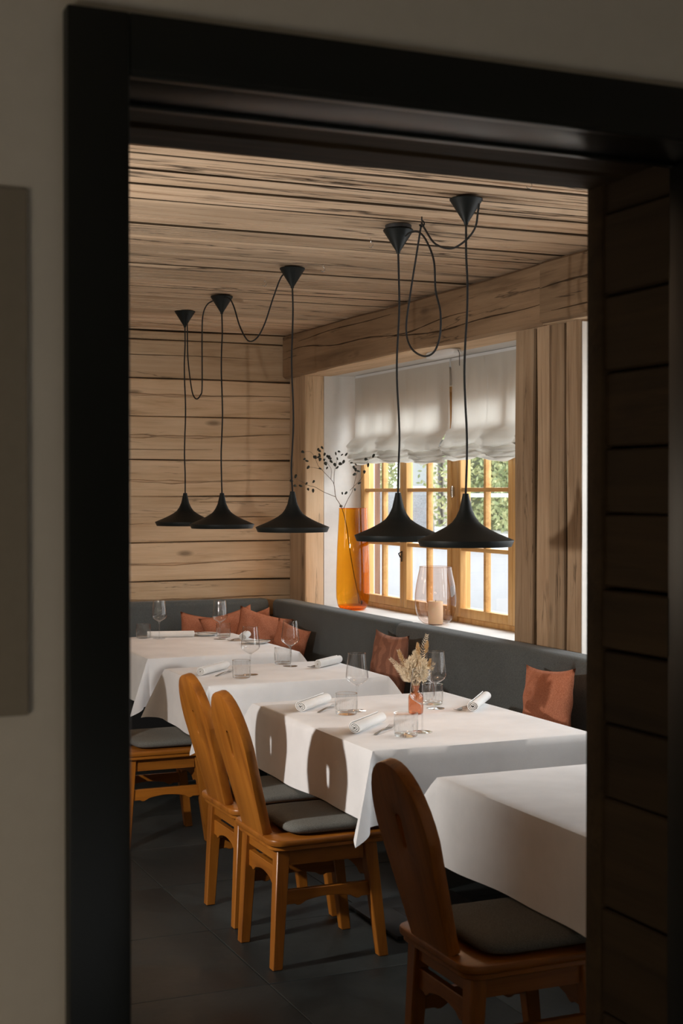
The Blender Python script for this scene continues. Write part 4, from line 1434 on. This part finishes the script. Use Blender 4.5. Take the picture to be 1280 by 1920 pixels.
def garden_table(label, x, y, L):
    t = thing('garden_table', label, 'table', (x, y, 0.94), R(-25))
    MB().box(-0.45, 0.45, -L / 2, L / 2, 0.66, 0.71).build('tabletop', plain('white_garden_metal', (0.62, 0.63, 0.64), 0.5), t, bevel=0.004)
    for sx in (-1, 1):
        for sy in (-1, 1):
            MB().box(sx * 0.38 - 0.03, sx * 0.38 + 0.03, sy * (L / 2 - 0.1) - 0.03, sy * (L / 2 - 0.1) + 0.03, 0, 0.66).build('leg', plain('grey_metal', (0.2, 0.2, 0.21), 0.6), t)


garden_table('white garden table out on the terrace beyond the window, before the hedge', 9.35, 16.6, 1.9)
gc = fabric('grey_cover', (0.2, 0.205, 0.215), (0.32, 0.325, 0.335), 60)
for lab, x, y, sx, sy, hz in (('grey covered garden furniture outside the window, beside the white table', 9.3, 19.9, 0.5, 0.75, 0.72), ('lower grey covered garden furniture outside, farther along the terrace', 9.5, 22.3, 0.5, 0.9, 0.55)):
    o = thing('covered_seat', lab, 'furniture', (x, y, 0.94))
    MB().frustum((0, 0, sx, sy), (0, 0, sx * 0.92, sy * 0.95), 0, hz).build('cover', gc, o, bevel=0.04, seg=3)
    MB().box(-sx * 0.9, sx * 0.9, -sy * 0.9, sy * 0.9, hz, hz + 0.04).build('top_fold', plain('pale_cover', (0.45, 0.46, 0.47), 0.8), o, bevel=0.015)

hg = thing('hedge', 'green and yellowish hedge beyond the terrace outside the window', 'hedge', (13.9, 22.6, 0.94))
lm = NT('hedge_leaf')
vv = lm.objvec()
lm.principled(lm.ramp(lm.noise(vv, 2.6, 4), [(0.3, (0.20, 0.25, 0.12)), (0.5, (0.40, 0.44, 0.22)), (0.66, (0.62, 0.58, 0.30))]), 0.8)
rh = random.Random(2)
mb = MB()
for k in range(20000):
    x, y, z = rh.uniform(-1.2, 0.6), rh.uniform(-3.6, 2.6), rh.uniform(0.05, 4.2)
    x += 0.5 * sin(y * 1.7) * 0.6
    c0 = Vector((x, y, z))
    d1 = Vector((rh.gauss(0, 1), rh.gauss(0, 1), rh.gauss(0, 1))).normalized() * 0.055
    d2 = d1.cross(Vector((rh.random(), rh.random(), rh.random()))).normalized() * 0.03
    mb.add([c0 - d1, c0 + d2, c0 + d1, c0 - d2], [(0, 1, 2, 3)])
lv = mb.build('foliage', lm.m, hg, smooth=0)
lv['kind'] = 'stuff'
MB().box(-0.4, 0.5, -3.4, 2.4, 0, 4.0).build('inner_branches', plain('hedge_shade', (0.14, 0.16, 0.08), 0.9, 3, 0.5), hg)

bd = thing('neighbour_house', 'beige house with dark windows outside beyond the covered furniture', 'building', (14.2, 25.5, 0.95))
MB().box(0, 6, 0.0, 4.2, 0, 7).build('wall', plain('beige_render', (0.50, 0.46, 0.38), 0.9, 2, 0.1), bd)
for y in (0.55, 2.45):
    f_ = MB().box(-0.06, 0.02, y, y + 1.0, 0.75, 2.2).build('window_frame', plain('pale_frame', (0.6, 0.6, 0.57), 0.6), bd)
    MB().box(-0.075, -0.05, y + 0.12, y + 0.88, 0.87, 2.08).build('pane', plain('dark_pane', (0.22, 0.24, 0.23), 0.2), f_)
MB().lathe([(0.05, 0.0), (0.05, 6.5)], 12, Matrix.Translation((-0.06, 1.95, 0))).build('downpipe', plain('dark_pipe', (0.12, 0.11, 0.10), 0.6), bd)
hb = thing('bush', 'pale green bush outside beyond the beige house', 'bush', (15.2, 34.2, 0.94))
mb = MB()
for k in range(6000):
    c0 = Vector((rh.gauss(0, 0.55), rh.gauss(0, 1.0), 1.7 + rh.gauss(0, 0.8)))
    d1 = Vector((rh.gauss(0, 1), rh.gauss(0, 1), rh.gauss(0, 1))).normalized() * 0.07
    d2 = d1.cross(Vector((rh.random(), rh.random(), rh.random()))).normalized() * 0.04
    mb.add([c0 - d1, c0 + d2, c0 + d1, c0 - d2], [(0, 1, 2, 3)])
lv = mb.build('foliage', lm.m, hb, smooth=0)
lv['kind'] = 'stuff'
MB().tube([(0, 0, 0), (0.02, 0.05, 1.0), (0, 0, 2.2)], 0.05, 8).build('trunk', M['stem'], hb)
pp = thing('porch_post', 'brown wooden post standing outside the window pane nearest the vase', 'post', (5.0, 10.9, 0.25))
pw = wood('brown_post', (0.30, 0.15, 0.09), (0.24, 0.115, 0.065), (0.14, 0.065, 0.04), 'z', 0.6, knots=0.2)
MB().box(-0.036, 0.036, -0.036, 0.036, 0.03, 2.6).build('shaft', pw, pp, bevel=0.006)
MB().box(-0.06, 0.06, -0.06, 0.06, 0.0, 0.04).build('foot', M['base_metal'], pp, bevel=0.004)
